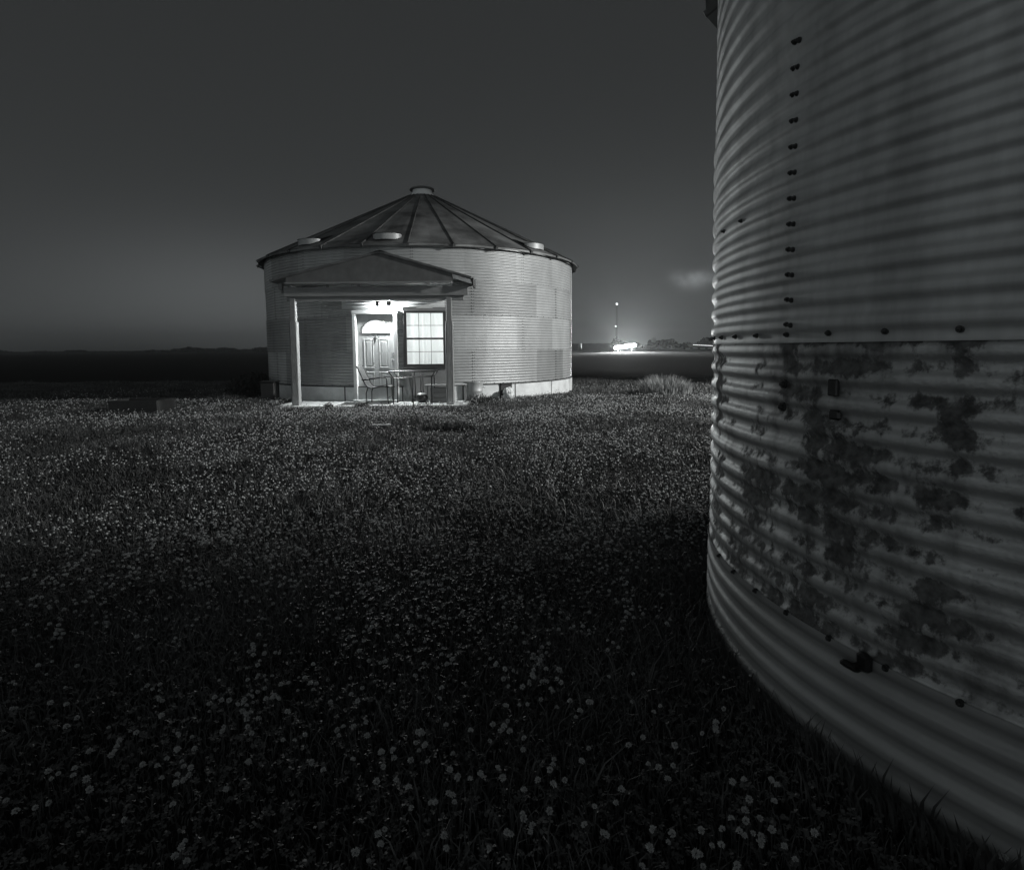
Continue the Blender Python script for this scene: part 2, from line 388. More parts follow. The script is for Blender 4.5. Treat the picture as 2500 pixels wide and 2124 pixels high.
# ---- flat local frames for door and window
def frame_axes(phi):
    out = np.array([math.sin(D(phi)), math.cos(D(phi)), 0]); right = np.array([-out[1], out[0], 0])   # right as seen from outside
    return right, out, np.array([0, 0, 1.])
def LF(phi, rad):
    r, o, u = frame_axes(phi); c = hp(phi, rad)
    return (lambda x, y, z: c + r * x + o * y + u * z), np.array([r, o, u])
P, A = LF(DPHI, HR + .035)
dw, dh, zb = .92, 2.02, .095
jw = .085
door_frame = MB().box(P(-(dw + jw) / 2, -.06, zb + dh / 2), (jw, .16, dh), A, .006).box(P((dw + jw) / 2, -.06, zb + dh / 2), (jw, .16, dh), A, .006).box(P(0, -.06, zb + dh + .044), (dw + 2 * jw + .02, .164, .085), A, .006).build('door_frame', M['trim'], H)
MB().box(P(0, -.02, zb - .018), (dw + 2 * jw, .2, .035), A, .006).build('threshold', M['trim'], H)
# door slab with a half-round light and four raised panels
def door_mesh():
    mb = MB(); t = .045; y0 = -.075
    x0, x1 = -dw / 2 + .004, dw / 2 - .004; zc = zb + 1.575; R = .335; n = 20
    arc = [(R * math.cos(PI * i / n), zc + R * .92 * math.sin(PI * i / n)) for i in range(n + 1)]   # right -> left
    # front face around the half-round opening
    V = [(x0, zb), (x1, zb), (x1, zc), (x1, zb + dh), (x0, zb + dh), (x0, zc)] + arc
    a = 6
    F = [(0, 1, 2, a, a + n, 5)]
    F.append((2, 3) + tuple(range(a + n // 2, a - 1, -1)))
    F.append((4, 5) + tuple(range(a + n, a + n // 2 - 1, -1)))
    F.append((3, 4, a + n // 2))
    mb.add([P(x, y0, z) for x, z in V], F)
    mb.add([P(x, y0, z) for x, z in arc] + [P(x, y0 - t, z) for x, z in arc], [(i, i + 1, n + 2 + i, n + 1 + i) for i in range(n)] + [(n, 0, n + 1, 2 * n + 1)])
    mb.add([P(x0, y0 - t, zb), P(x1, y0 - t, zb), P(x1, y0 - t, zb + dh), P(x0, y0 - t, zb + dh)], [(3, 2, 1, 0)])
    for (cx, cz, w, h) in [(-.185, zb + 1.09, .25, .70), (.185, zb + 1.09, .25, .70), (-.185, zb + .40, .25, .52), (.185, zb + .40, .25, .52)]:
        lv = [(w / 2, h / 2, .0015), (w / 2 - .010, h / 2 - .010, .008), (w / 2 - .022, h / 2 - .022, .008), (w / 2 - .036, h / 2 - .036, .0025), (w / 2 - .05, h / 2 - .05, .0025), (w / 2 - .075, h / 2 - .075, .007)]
        V = []; F = []
        for hx, hz, d in lv:
            V += [P(cx - hx, y0 + d, cz - hz), P(cx + hx, y0 + d, cz - hz), P(cx + hx, y0 + d, cz + hz), P(cx - hx, y0 + d, cz + hz)]
        for i in range(len(lv) - 1):
            for k in range(4): F.append((i * 4 + k, i * 4 + (k + 1) % 4, i * 4 + 4 + (k + 1) % 4, i * 4 + 4 + k))
        F.append(tuple(range(len(V) - 4, len(V)))); mb.add(V, F)
    return mb, arc, y0
mb, arc, y0 = door_mesh()
door = mb.build('door', M['door'], H)
MB().add([P(x * .985, y0 - .02, z) for x, z in arc] , [tuple(range(len(arc)))]).build('fanlight', M['fan'], door)
mb = MB(); zc = arc[0][1]
for an in (36, 72, 108, 144): mb.tube([P(.12 * math.cos(D(an)), y0 - .012, zc + .11 * math.sin(D(an))), P(.32 * math.cos(D(an)), y0 - .012, zc + .30 * math.sin(D(an)))], .005, 5)
mb.tube([P(.12 * math.cos(D(a)), y0 - .012, zc + .11 * math.sin(D(a))) for a in range(0, 181, 15)], .005, 5)
mb.build('fanlight_bars', M['bright'], door)
MB().tube([P(x * 1.02, y0 + .004, z + (.004 if 0 < i < len(arc) - 1 else 0)) for i, (x, z) in enumerate(arc)] + [P(arc[0][0] * 1.02, y0 + .004, zc)], .011, 6).build('fanlight_moulding', M['door'], door)
MB().ball(P(.41, y0 + .05, zb + .93), .034, 8).tube([P(.41, y0, zb + .93), P(.41, y0 + .05, zb + .93)], .014, 8).tube([P(.41, y0 + .001, zb + .93), P(.41, y0 + .008, zb + .93)], .034, 12).build('door_knob', M['bright'], door, smoothed=True)
MB().tube([P(.41, y0, zb + 1.08), P(.41, y0 + .025, zb + 1.08)], .03, 12).build('deadbolt', M['bright'], door)
MB().box(P(.455, y0 + .003, zb + .66), (.03, .012, .24), A, .003).build('lock_plate', M['black'], door)
MB().box(P(0, y0 + .012, zb + 1.49), (.032, .022, .09), A, .005).build('door_knocker', M['bright'], door)

# window in its flat grey panel
P, A = LF(WPHI, HR + .045)
ww, wz0, wz1 = .85, .93, 2.13
mb = MB()
pz0, pz1, px0, px1 = .075, 2.27, -.515, .53
wx = ww / 2 + .07; YP = -.075
for (x0, x1, z0, z1) in [(px0, px1, pz0, wz0 - .07), (px0, px1, wz1 + .05, pz1), (px0, -wx, wz0 - .07, wz1 + .05), (wx, px1, wz0 - .07, wz1 + .05)]:
    mb.box(P((x0 + x1) / 2, YP, (z0 + z1) / 2), (x1 - x0, .12, z1 - z0), A)
mb.build('window_panel', M['panel'], H)
win = MB()
for x in (-1, 1): win.box(P(x * (ww / 2 + .035), -.03, (wz0 + wz1) / 2 - .01), (.07, .10, wz1 - wz0 + .12), A, .006)
win.box(P(0, -.03, wz1 + .025), (ww, .098, .05), A, .005).box(P(0, -.03, wz0 - .035), (ww, .098, .07), A, .005).box(P(0, -.045, (wz0 + wz1) / 2), (ww, .06, .045), A, .004)
window = win.build('window', M['winframe'], H)
MB().box(P(0, .02, wz0 - .085), (ww + .2, .07, .03), A, .005).build('window_sill', M['winframe'], window)
mid = (wz0 + wz1) / 2
for (s0, s1, yy) in [(wz0, mid - .02, -.055), (mid + .02, wz1, -.04)]:
    MB().add([P(-ww / 2, yy - .012, s0), P(ww / 2, yy - .012, s0), P(ww / 2, yy - .012, s1), P(-ww / 2, yy - .012, s1)], [(0, 1, 2, 3)]).build('pane', M['glass'], window)
    mb = MB()
    for x in (-ww / 6, ww / 6): mb.box(P(x, yy, (s0 + s1) / 2), (.014, .014, s1 - s0), A)
    mb.box(P(0, yy + .001, (s0 + s1) / 2), (ww, .012, .014), A).build('muntins', M['panel'], window)
# pleated curtain inside, and the lit room behind it
nx, nzr = 140, 10; V = []; F = []
for j in range(nzr + 1):
    z = wz0 - .12 + (wz1 - wz0 + .24) * j / nzr
    for i in range(nx + 1):
        x = -.58 + 1.16 * i / nx; q = j / nzr
        d = .038 * math.sin(x * 26 + .8 * math.sin(x * 9) + q * .4) + .006 * math.sin(x * 61 + 1.3) * q + .016 * math.sin(x * 13 + 2)
        V.append(P(x, -.30 + d, z))
F = [(j * (nx + 1) + i, j * (nx + 1) + i + 1, (j + 1) * (nx + 1) + i + 1, (j + 1) * (nx + 1) + i) for j in range(nzr) for i in range(nx)]
cur = mesh_obj('curtain', np.array(V) - P(0, -.30, wz1 + .1), F, M['curtain'], None, P(0, -.30, wz1 + .1), True)
tag(cur, 'white pleated curtain drawn across the lit window beside the door', 'curtain')
mb = MB(); rx, ry, rz0, rz1 = .75, 1.5, .3, 2.9
q = [P(x, y, z) for y in (-.14, -ry) for x, z in ((-rx, rz0), (rx, rz0), (rx, rz1), (-rx, rz1))]
mb.add(q, [(4, 5, 6, 7), (0, 4, 7, 3), (1, 2, 6, 5), (0, 1, 5, 4), (3, 7, 6, 2)]).build('room_wall', M['trim'], H)
def lamp(name, kind, loc, watts, size=.1, **k):
    l = bpy.data.lights.new(name, kind); l.energy = watts; l.color = (1, 1, .985)
    if kind in ('POINT', 'SPOT'): l.shadow_soft_size = size
    o = bpy.data.objects.new(name, l); o.location = loc; COL.objects.link(o)
    for a, b in k.items(): setattr(l, a, b)
    return o
lamp('room_light', 'POINT', P(.05, -1.3, 1.75), 44, .15)

# ---- porch (bolted to the bin: parts of the house)
YF = 13.0                                   # front line of the posts
PX0, PX1, PCX = -4.83, -1.38, -2.85
wall_y = lambda x, r=HR: HC[1] - math.sqrt(r * r - (x - HC[0]) ** 2)
def post(px):
    mb = MB()
    mb.box((px, YF, 1.21), (.125, .125, 2.42), None, .01)
    p = mb.build('porch_post', M['wood_dark'], H)
    mb = MB()                               # boxed-in sleeve: two side boards standing proud of a sunk middle
    for s in (-1, 1): mb.box((px + s * .068, YF - .005, .96), (.032, .16, 1.88), None, .012)
    mb.box((px, YF - .083, .96), (.104, .018, 1.86)).box((px, YF + .083, .96), (.104, .018, 1.86)).build('post_sleeve', M['wood_post'], p)
    return p
post(PX0); post(PX1)
mb = MB().box(((PX0 + PX1) / 2 + .13, YF - .06, 2.555), (PX1 - PX0 + .60, .05, .20), None, .005)
mb.box(((PX0 + PX1) / 2 + .10, YF + .02, 2.41), (PX1 - PX0 + .46, .10, .10), None, .005).build('porch_beam', M['wood_dark'], H)
for px in (PX0 - .04, PX1 + .1):
    y1 = wall_y(px) - .02; MB().box((px, (YF - .03 + y1) / 2 , 2.60), (.06, y1 - YF + .03, .19), None, .005).build('side_beam', M['wood_dark'], H)
ap, ev, hl, hr = 3.37, 2.80, 2.33, 1.97
def hws(s): return hl if s < 0 else hr
yf = YF - .13
def roof_z(x): return ap - (ap - ev) * abs(x - PCX) / hws(x - PCX)
# two sloping sheets running back to the curved wall
for s in (-1, 1):
    mb = MB(); nseg = 14; V = []
    for i in range(nseg + 1):
        x = PCX + s * (hws(s) + (.10 if s < 0 else .02)) * i / nseg; z = roof_z(x); yb = max(wall_y(x) - .005, yf + .2)
        z2 = .012 * math.cos(i * PI)
        V += [(x, yf - .015, z + z2 + .035), (x, yb, z + z2 + .035), (x, yf - .015, z - .0), (x, yb, z - .0)]
    F = []
    for i in range(nseg):
        a, b = i * 4, i * 4 + 4
        F += [(a, a + 1, b + 1, b), (a + 2, b + 2, b + 3, a + 3), (a, b, b + 2, a + 2), (a + 1, a + 3, b + 3, b + 1)]
    F += [(nseg * 4, nseg * 4 + 1, nseg * 4 + 3, nseg * 4 + 2)]
    mb.add(V, F).build('porch_roof', M['roof'], H)
# gable board, rakes, ridge cap
gl_, gr_ = PCX - 2.07, PCX + 1.57
gq = [(gl_, 2.74), (gr_, 2.74), (gr_, roof_z(gr_) - .002), (PCX, ap - .002), (gl_, roof_z(gl_) - .002)]
MB().add([(x, yf, z) for x, z in gq] + [(x, yf + .03, z) for x, z in gq], [(0, 1, 2, 3, 4), (9, 8, 7, 6, 5), (0, 5, 6, 1), (1, 6, 7, 2), (4, 9, 5, 0)]).build('porch_gable', M['gable'], H)
for s in (-1, 1):
    hw = hws(s); an = math.atan2(ap - ev, hw)
    ax = np.array([[math.cos(an), 0, -s * math.sin(an)], [0, 1, 0], [s * math.sin(an), 0, math.cos(an)]])
    c = np.array([PCX + s * (hw + .02) / 2, yf - .028, (ap + ev) / 2 + .03])
    MB().box(c, (math.hypot(hw + .02, ap - ev), .02, .05), ax, .006).build('rake_trim', M['roof_rib'], H)
hw = hr
mb = MB(); yr = wall_y(PCX)
for s in (-1, 1):
    V = []
    for i in range(9):
        y = yf - .09 + (yr - yf + .08) * i / 8; wv = .016 * math.sin(i * 2.3)
        V += [(PCX, y, ap + .062 + wv), (PCX + s * .17, y, roof_z(PCX + .17) + .062 + wv * .5)]
    mb.add(V, [(2 * i, 2 * i + 1, 2 * i + 3, 2 * i + 2) for i in range(8)])
mb.build('ridge_cap', M['galv_trim'], H)
# right rake: crumpled flashing that catches light, bent gutter end
mb = MB(); V = []
for i in range(22):
    t = i / 21; x = PCX + .1 + (hw - .1) * t; w = .03 * random.random() * (1 - t)
    V += [(x, yf - .04, roof_z(x) + .058 + w), (x, yf + .02, roof_z(x) + .064 + w)]
mb.add(V, [(2 * i, 2 * i + 2, 2 * i + 3, 2 * i + 1) for i in range(21)]).build('rake_flashing', M['galv_trim'], H)
MB().box((PCX + hw + .05, yf + .2, ev - .07), (.05, .6, .17), None, .01).build('gutter_end', M['black'], H)
# bits in the gap under the gable: stub posts, a dangling lath, bracket
for x, w, h in [(-4.05, .05, .13), (-3.36, .055, .16)]:
    MB().box((x, yf + .12, 2.70 - (h - .13) / 2), (w, .06, h + .02), None, .004).build('gable_stub', M['wood_dark'], H)
MB().tube([(-1.95, yf - .01, 2.745), (-1.5, yf - .06, 2.635)], .012, 6).build('loose_lath', M['galv_trim'], H)
MB().box((PX0 - .26, yf + .15, 2.68), (.09, .1, .13), None, .01).box((PX0 - .24, yf + .15, 2.58), (.05, .06, .07), None, .01).build('rafter_end', M['panel'], H)
MB().box(((gl_ + gr_) / 2, YF - .10, 2.735), (gr_ - gl_ - .02, .30, .03)).build('gable_soffit', M['wood_dark'], H)
V, F = corrugated(HC, HR + .03, 2.245, 2.62, .0696, .005, .40 + .0348, 1.0, 8, None, 165.6, 196.6)
mesh_obj('header_sheet', V - hO, F, M['trim'], H, hO, True)
# foundation hatch on the right
P, A = LF(146.2, HR + .03)
h = MB().box(P(0, .0, .19), (.34, .06, .46), A, .008).build('crawl_hatch', M['dark'], H)
MB().box(P(0, .035, .40), (.33, .03, .03), A, .004).build('hatch_trim', M['black'], h)
# wall junction box and conduit, hose bib details
P, A = LF(146., HR + .01)
lamp_x, lamp_y, lamp_z = -2.95, 13.63, 2.33
L_ = thing('porch_lamp', (lamp_x, lamp_y, 2.42), 'glowing porch lamp in a dark boxy holder hanging above the door', 'lamp')
mb = MB().box((lamp_x - .02, lamp_y - .055, 2.335), (.34, .012, .115), None, .003)
mb.box((lamp_x - .02, lamp_y + .02, 2.393), (.34, .14, .012)).box((lamp_x - .185, lamp_y + .02, 2.335), (.012, .138, .113)).box((lamp_x + .145, lamp_y + .02, 2.335), (.012, .138, .113))
mb.build('lamp_housing', M['black'], L_)
MB().box((lamp_x - .02, lamp_y - .0635, 2.338), (.17, .006, .055), None, .002).build('lit_panel', M['lens'], L_)
MB().ball((lamp_x + .07, lamp_y + .055, 2.252), .040, 8, (1, 1, 1.05)).build('bulb', M['bulb'], L_, smoothed=True)
MB().tube([(lamp_x + .07, lamp_y + .055, 2.29), (lamp_x + .07, lamp_y + .055, 2.36)], .02, 8).build('bulb_socket', M['black'], L_)

# patio slab
mb = MB()
nsl = 24; xs = np.linspace(-5.25, -1.0, nsl + 1)
top = [(x, 12.72 + random.uniform(-.02, .02)) for x in xs]
V = []
for (x, yfz) in top:
    yb = wall_y(x) + .15; V += [(x, yfz, .05), (x, yb, .05), (x, yfz - .01, -.12)]
mb.add(V, [(3 * i, 3 * i + 3, 3 * i + 4, 3 * i + 1) for i in range(nsl)] + [(3 * i, 3 * i + 2, 3 * i + 5, 3 * i + 3) for i in range(nsl)])
tag(mb.build('patio', M['slab']), kind='structure')

# ================================================================== things on the patio
def tubeobj(name, pts, r, m, parent, n=6): return MB().tube(pts, r, n).build(name, m, parent, smoothed=True)
cz = .05
# chair, side on, facing right
CX, CY = -3.07, 13.42
ch = thing('patio_chair', (CX, CY, cz), 'metal mesh patio chair seen side-on in front of the door', 'chair')
w = .25
def seat_curve(n=7):
    pts = [(-.45, .86), (-.41, .80), (-.33, .62), (-.25, .44), (-.20, .385), (-.13, .36), (.0, .375), (.14, .40), (.24, .405), (.28, .39)]
    return pts
sc = seat_curve()
V = []; F = []
for x, z in sc:
    for q in np.linspace(-w, w, 7): V.append((CX + x, CY + q, cz + z - .012 * (1 - (q / w) ** 2)))
F = lambda i0, i1: [(i * 7 + k, i * 7 + k + 1, i * 7 + 8 + k, i * 7 + 7 + k) for i in range(i0, i1) for k in range(6)]
MB().add(V[:35], F(0, 4)).build('backrest', M['mesh'], ch, smoothed=True)
MB().add(V[28:], F(0, 5)).build('seat', M['mesh'], ch, smoothed=True)
for s in (-1, 1):
    y = CY + s * (w + .012)
    tubeobj('side_frame', [(CX + x, y, cz + z) for x, z in sc], .014, M['black'], ch)
    tubeobj('armrest', [(CX - .33, y, cz + .55), (CX - .2, y, cz + .555), (CX + .1, y, cz + .60), (CX + .2, y, cz + .60), (CX + .235, y, cz + .57), (CX + .24, y, cz + .40)], .014, M['black'], ch)
    tubeobj('leg', [(CX + .24, y, cz + .40), (CX + .25, y, cz + .1), (CX + .27, y - s * .0, cz)], .013, M['black'], ch)
    tubeobj('leg', [(CX - .19, y, cz + .385), (CX - .235, y, cz + .25), (CX - .24, y, cz)], .013, M['black'], ch)
tubeobj('stretcher', [(CX + .25, CY - w, cz + .14), (CX + .25, CY + w, cz + .14)], .01, M['black'], ch)
# table
TX0, TX1, TY0, TY1, TZ = -2.74, -1.72, 12.95, 13.5, .74
tb = thing('patio_table', ((TX0 + TX1) / 2, (TY0 + TY1) / 2, cz), 'thin metal framed patio table standing under the window', 'table')
mb = MB()
mb.tube([(TX0, TY0, cz + TZ), (TX1, TY0, cz + TZ), (TX1, TY1, cz + TZ), (TX0, TY1, cz + TZ), (TX0, TY0, cz + TZ)], .016, 6).build('top_frame', M['black'], tb)
MB().box(((TX0 + TX1) / 2, (TY0 + TY1) / 2, cz + TZ), (TX1 - TX0 - .03, TY1 - TY0 - .03, .007)).build('glass_top', M['glass'], tb)
ix = .085
lx = (TX0 + ix, TX1 - ix * .9); ly = (TY0 + .05, TY1 - .05)
for x, xo in zip(lx, (TX0, TX1)):
    for y, yo in zip(ly, (TY0, TY1)):
        tubeobj('leg', [(xo, yo, cz + TZ - .01), (x, y, cz + TZ - .14), (x, y, cz)], .014, M['black'], tb)
mb = MB()
for y in ly: mb.tube([(lx[0], y, cz + TZ - .15), (lx[1], y, cz + TZ - .12)], .009, 6)
for x in lx: mb.tube([(x, ly[0], cz + TZ - .14), (x, ly[1], cz + TZ - .14)], .009, 6)
mb.build('apron_rail', M['black'], tb)
# plant stand with thin legs behind the table and round kettle in front
ps = thing('plant_stand', (-2.2, 13.62, cz), 'thin tall wire stand behind the patio table', 'stand')
for dx in (-.11, .09):
    tubeobj('leg', [(-2.21 + dx, 13.55, cz + .72), (-2.205 + dx * .9, 13.52, cz + .3), (-2.2 + dx * 1.15, 13.46, cz)], .011, M['black'], ps)
    tubeobj('leg', [(-2.18 + dx, 13.66, cz + .72), (-2.175 + dx * .9, 13.68, cz + .3), (-2.17 + dx * 1.15, 13.72, cz)], .011, M['black'], ps)
MB().tube([(-2.195 + .13 * math.cos(D(a)), 13.60 + .10 * math.sin(D(a)), cz + .72) for a in range(0, 361, 30)], .01, 5).build('top_ring', M['black'], ps)
kt = thing('kettle_pot', (-2.04, 13.12, cz), 'round black pot with a lid knob on the patio under the table', 'pot')
MB().lathe((-2.04, 13.12, cz), [(0.001, .03), (.07, .03), (.12, .07), (.142, .13), (.13, .185), (.10, .215)], 20).build('bowl', M['black'], kt, smoothed=True)
MB().lathe((-2.04, 13.12, cz), [(.108, .214), (.10, .228), (.05, .25), (0.001, .256)], 20).build('lid', M['galv_trim'], kt, smoothed=True)
MB().ball((-2.04, 13.12, cz + .275), .02, 6).build('lid_knob', M['black'], kt)
for a in (30, 150, 270): tubeobj('leg', [(-2.04 + .08 * math.cos(D(a)), 13.12 + .08 * math.sin(D(a)), cz + .06), (-2.04 + .11 * math.cos(D(a)), 13.12 + .11 * math.sin(D(a)), cz)], .01, M['black'], kt)
sk = MB().tube([(-2.16, 12.66, float(gz(-2.16, 12.66)) - .05), (-2.165, 12.66, .34), (-2.15, 12.66, .62)], [.012, .012, .006], 6).build('garden_stake', M['black'], None, (-2.16, 12.66, 0.))
tag(sk, 'thin dark garden stake standing in the grass just before the table', 'stake')
# low bench and crate by the right post
bn = thing('low_bench', (-1.52, 13.45, cz), 'low dark bench passing behind the right porch post', 'bench')
BX0, BX1, BY = -2.0, -1.05, 13.42
MB().box(((BX0 + BX1) / 2, BY, cz + .405), (BX1 - BX0, .30, .03), None, .005).build('bench_top', M['wood_dark'], bn)
for x in (BX0 + .03, BX1 - .03):
    for y in (BY - .12, BY + .12): MB().box((x, y, cz + .195), (.035, .035, .39)).build('leg', M['wood_dark'], bn)
cr = thing('slatted_crate', (-1.66, 13.42, cz), 'grey board crate pushed under the low bench', 'crate')
for k in range(3):
    MB().box((-1.66, 13.31, cz + .065 + .115 * k), (.42, .016, .105), None, .004).build('front_board', M['crate'], cr)
mb = MB()
for k in range(3): mb.box((-1.66, 13.53, cz + .065 + .115 * k), (.42, .016, .105), None, .004)
mb.build('back_boards', M['crate'], cr)
for s in (-1, 1): MB().box((-1.66 + s * .219, 13.42, cz + .18), (.016, .24, .345), None, .004).build('side_board', M['panel'], cr)
MB().box((-1.66, 13.42, cz + .012), (.42, .2, .016)).build('crate_bottom', M['crate'], cr)

# metal tub and bag along the base
tx, ty = -0.90, 14.05; tz = 0.
tu = thing('metal_tub', (tx, ty, tz), 'ribbed galvanised metal tub standing against the foundation', 'tub')
prof = [(.165, 0), (.17, .03), (.178, .1), (.185, .11), (.182, .12), (.19, .26), (.197, .27), (.193, .28), (.198, .47), (.207, .48), (.2, .49)]
MB().lathe((tx, ty, tz), prof, 28).lathe((tx, ty, tz), [(.2, .49), (.19, .47), (.17, .04), (0.001, .04)], 28).build('tub_body', M['near_galv'], tu, smoothed=True)
for s in (-1, 1): MB().tube([(tx + s * .20, ty - .05, .36), (tx + s * .235, ty - .04, .34), (tx + s * .235, ty + .04, .34), (tx + s * .2, ty + .05, .36)], .008, 5).build('handle', M['bright'], tu)
bx, by = hp(147., HR + .24)[:2]
mb = MB()
for k in range(7):
    a = k * .9; mb.ball((bx + .055 * math.cos(a), by + .05 * math.sin(a), .17 + .09 * math.sin(k * 1.7)), .072 + .02 * random.random(), 7, (1, .9, 1), .22)
tag(mb.build('plastic_bag', M['bag'], None, (bx, by, 0)), 'crumpled white plastic bag in front of the dark crawl hatch', 'bag')
# air conditioner on the left
ax_, ay_ = -5.98, 14.35
ac = thing('air_conditioner', (ax_, ay_, 0), 'dark square air conditioner beside the left end of the bin house', 'air conditioner')
mb = MB().box((ax_, ay_, .27), (.34, .34, .46), None, .02)
for k in range(9): mb.box((ax_, ay_ - .172, .10 + k * .042), (.29, .012, .016))
mb.build('casing', M['dark'], ac); MB().box((ax_, ay_, .515), (.38, .38, .03), None, .01).build('top_cover', M['black'], ac)
MB().box((ax_, ay_, .02), (.42, .42, .06), None, .01).build('base_pad', M['concrete'], ac)

# ================================================================== leafy clumps
def blades(mb, c, n, r, h, wd, lean=.5, flop=.35):
    V = np.zeros((n, 5, 3)); a = rng.uniform(0, 2 * PI, n); rr = r * np.sqrt(rng.uniform(0, 1, n)); hh = h * rng.uniform(.45, 1.05, n) * (1 - .35 * (rr / max(r, 1e-6)) ** 2)
    bx = c[0] + rr * np.cos(a); by = c[1] + rr * np.sin(a); d = a + rng.normal(0, .8, n); ln = hh * rng.uniform(.1, lean, n); t = rng.uniform(0, 2 * PI, n); w_ = wd * rng.uniform(.6, 1.3, n)
    ux, uy = np.cos(t) * w_ / 2, np.sin(t) * w_ / 2; bz = c[2] + 0 * bx
    V[:, 0] = np.stack([bx - ux, by - uy, bz - .02], -1); V[:, 1] = np.stack([bx + ux, by + uy, bz - .02], -1)
    mx_, my_ = bx + .35 * ln * np.cos(d), by + .35 * ln * np.sin(d)
    V[:, 2] = np.stack([mx_ + ux * .8, my_ + uy * .8, bz + hh * .6], -1); V[:, 3] = np.stack([mx_ - ux * .8, my_ - uy * .8, bz + hh * .6], -1)
    V[:, 4] = np.stack([bx + ln * np.cos(d), by + ln * np.sin(d), bz + hh * (1 - flop * rng.uniform(0, .5, n))], -1)
    f = []
    for i in range(n): f += [(5 * i, 5 * i + 1, 5 * i + 2, 5 * i + 3), (5 * i + 3, 5 * i + 2, 5 * i + 4)]
    mb.add(V.reshape(-1, 3), f)
def leaves(mb, c, n, rad, size):
    for i in range(n):
        v = rng.normal(0, 1, 3); v /= np.linalg.norm(v); q = rng.uniform(.25, 1) ** .5
        p = np.array(c) + v * q * np.array(rad); u = rng.normal(0, 1, 3); u /= np.linalg.norm(u); w_ = np.cross(u, v); w_ /= np.linalg.norm(w_) + 1e-9
        s = size * rng.uniform(.5, 1.3); mb.add([p - u * s, p + w_ * s * .4, p + u * s, p - w_ * s * .4], [(0, 1, 2, 3)])
def weed(loc, n, r, h, label, name='weed_tuft', m='leaf', grp=None, wd=.014, leafn=0):
    t = thing(name, loc, label, 'plant', grp)
    mb = MB(); blades(mb, loc, n, r, h, wd, .55); mb.build('blades', M[m], t)
    if leafn:
        mb = MB(); leaves(mb, (loc[0], loc[1], loc[2] + h * .45), leafn, (r, r, h * .45), .025); mb.build('leaves', M['leaf'], t)
weed((-4.02, 12.68, 0), 160, .10, .17, 'small weed tuft at the patio edge left of the door', leafn=60)
weed((-3.28, 12.66, 0), 220, .17, .17, 'wider weed tuft at the patio edge below the chair', leafn=80)
weed((-.80, 13.78, 0), 320, .30, .26, 'leafy weeds growing around the metal tub', leafn=160)
weed((-.50, 14.02, 0), 220, .16, .18, 'leafy weeds between the metal tub and the white bag', leafn=90)
weed((.30, 14.50, 0), 240, .24, .14, 'short weeds right of the white bag at the foundation', leafn=60)
weed((-6.0, 13.2, 0), 420, .45, .26, 'grassy weeds off the left end of the patio', leafn=120)
weed((-6.9, 14.1, 0), 420, .5, .30, 'tall grassy weeds in front of the dark shrub', leafn=120)
t = thing('grass_clump', (4.05, 15.5, 0), 'big pale feathery grass clump on the right of the lawn', 'plant')
mb = MB(); blades(mb, (4.05, 15.5, 0), 1900, .62, .64, .013, .5, .2); blades(mb, (4.4, 15.45, 0), 600, .35, .5, .012, .6); mb.build('blades', M['drygrass'], t)
t = thing('dark_shrub', (-7.05, 15.6, 0), 'dark bushy shrub beside the left wall of the bin house', 'shrub')
mb = MB(); leaves(mb, (-7.05, 15.6, .3), 2000, (.6, .6, .34), .05); leaves(mb, (-6.8, 15.5, .42), 700, (.35, .4, .32), .05); mb.build('foliage', M['shrub'], t)
mb = MB()
for k in range(6): mb.tube([(-7.05, 15.6, -.05), (-7.05 + .15 * math.cos(k), 15.6 + .15 * math.sin(k), .25), (-7.05 + .4 * math.cos(k), 15.6 + .4 * math.sin(k), .5)], [.03, .02, .008], 5)
mb.build('stems', M['dark'], t)
# low dark planter at far left and a plank in the lawn
px, py = -7.72, 12.1
t = thing('planter_box', (px, py, 0), 'low dark timber planter box in the grass at far left', 'planter')
for s in (-1, 1):
    MB().box((px, py + s * .3, .14), (1.0, .05, .30), None, .008).build('long_board', M['dark'], t)
    MB().box((px + s * .475, py, .14), (.05, .55, .30), None, .008).build('end_board', M['dark'], t)
MB().box((px, py, .2), (.9, .55, .05)).build('soil', M['soil'], t)
tag(MB().box((-2.1, 9.25, float(gz(-2.1, 9.25)) + .09), (.3, .09, .02), np.array([[.99, .1, 0], [-.1, .99, 0], [0, 0, 1]]), .004).build('plank', M['plank'], None, (-2.1, 9.25, float(gz(-2.1, 9.25)))), 'short pale plank lying in the lawn before the porch', 'plank')

# ================================================================== lawn: grass and clover
def keep_out(x, y):
    a = (x - NC[0]) ** 2 + (y - NC[1]) ** 2 < (NR + .03) ** 2
    b = (x - HC[0]) ** 2 + (y - HC[1]) ** 2 < (HR + .04) ** 2
    c = (x > -5.27) & (x < -.98) & (y > 12.70) & (y < 15)
    return ~(a | b | c)
def patchy(x, y, s=1., ph=0.):
    return .5 + .25 * (np.sin(x * 1.7 * s + 1.3 * np.sin(y * .9 * s + ph)) + np.sin(y * 2.1 * s + 1.1 * np.sin(x * 1.3 * s + 2 + ph)))
def in_view(x, y): return (x > -.95 * y - 1.2) & (x < .95 * y + 1.2)
def scatter(n, x0, x1, y0, y1):
    x = rng.uniform(x0, x1, n); y = rng.uniform(y0, y1, n); k = keep_out(x, y) & in_view(x, y)
    hol = ((x + 1.07) / .5) ** 2 + ((y - 9.1) / .24) ** 2 < 1
    k &= ~hol; return x[k], y[k]
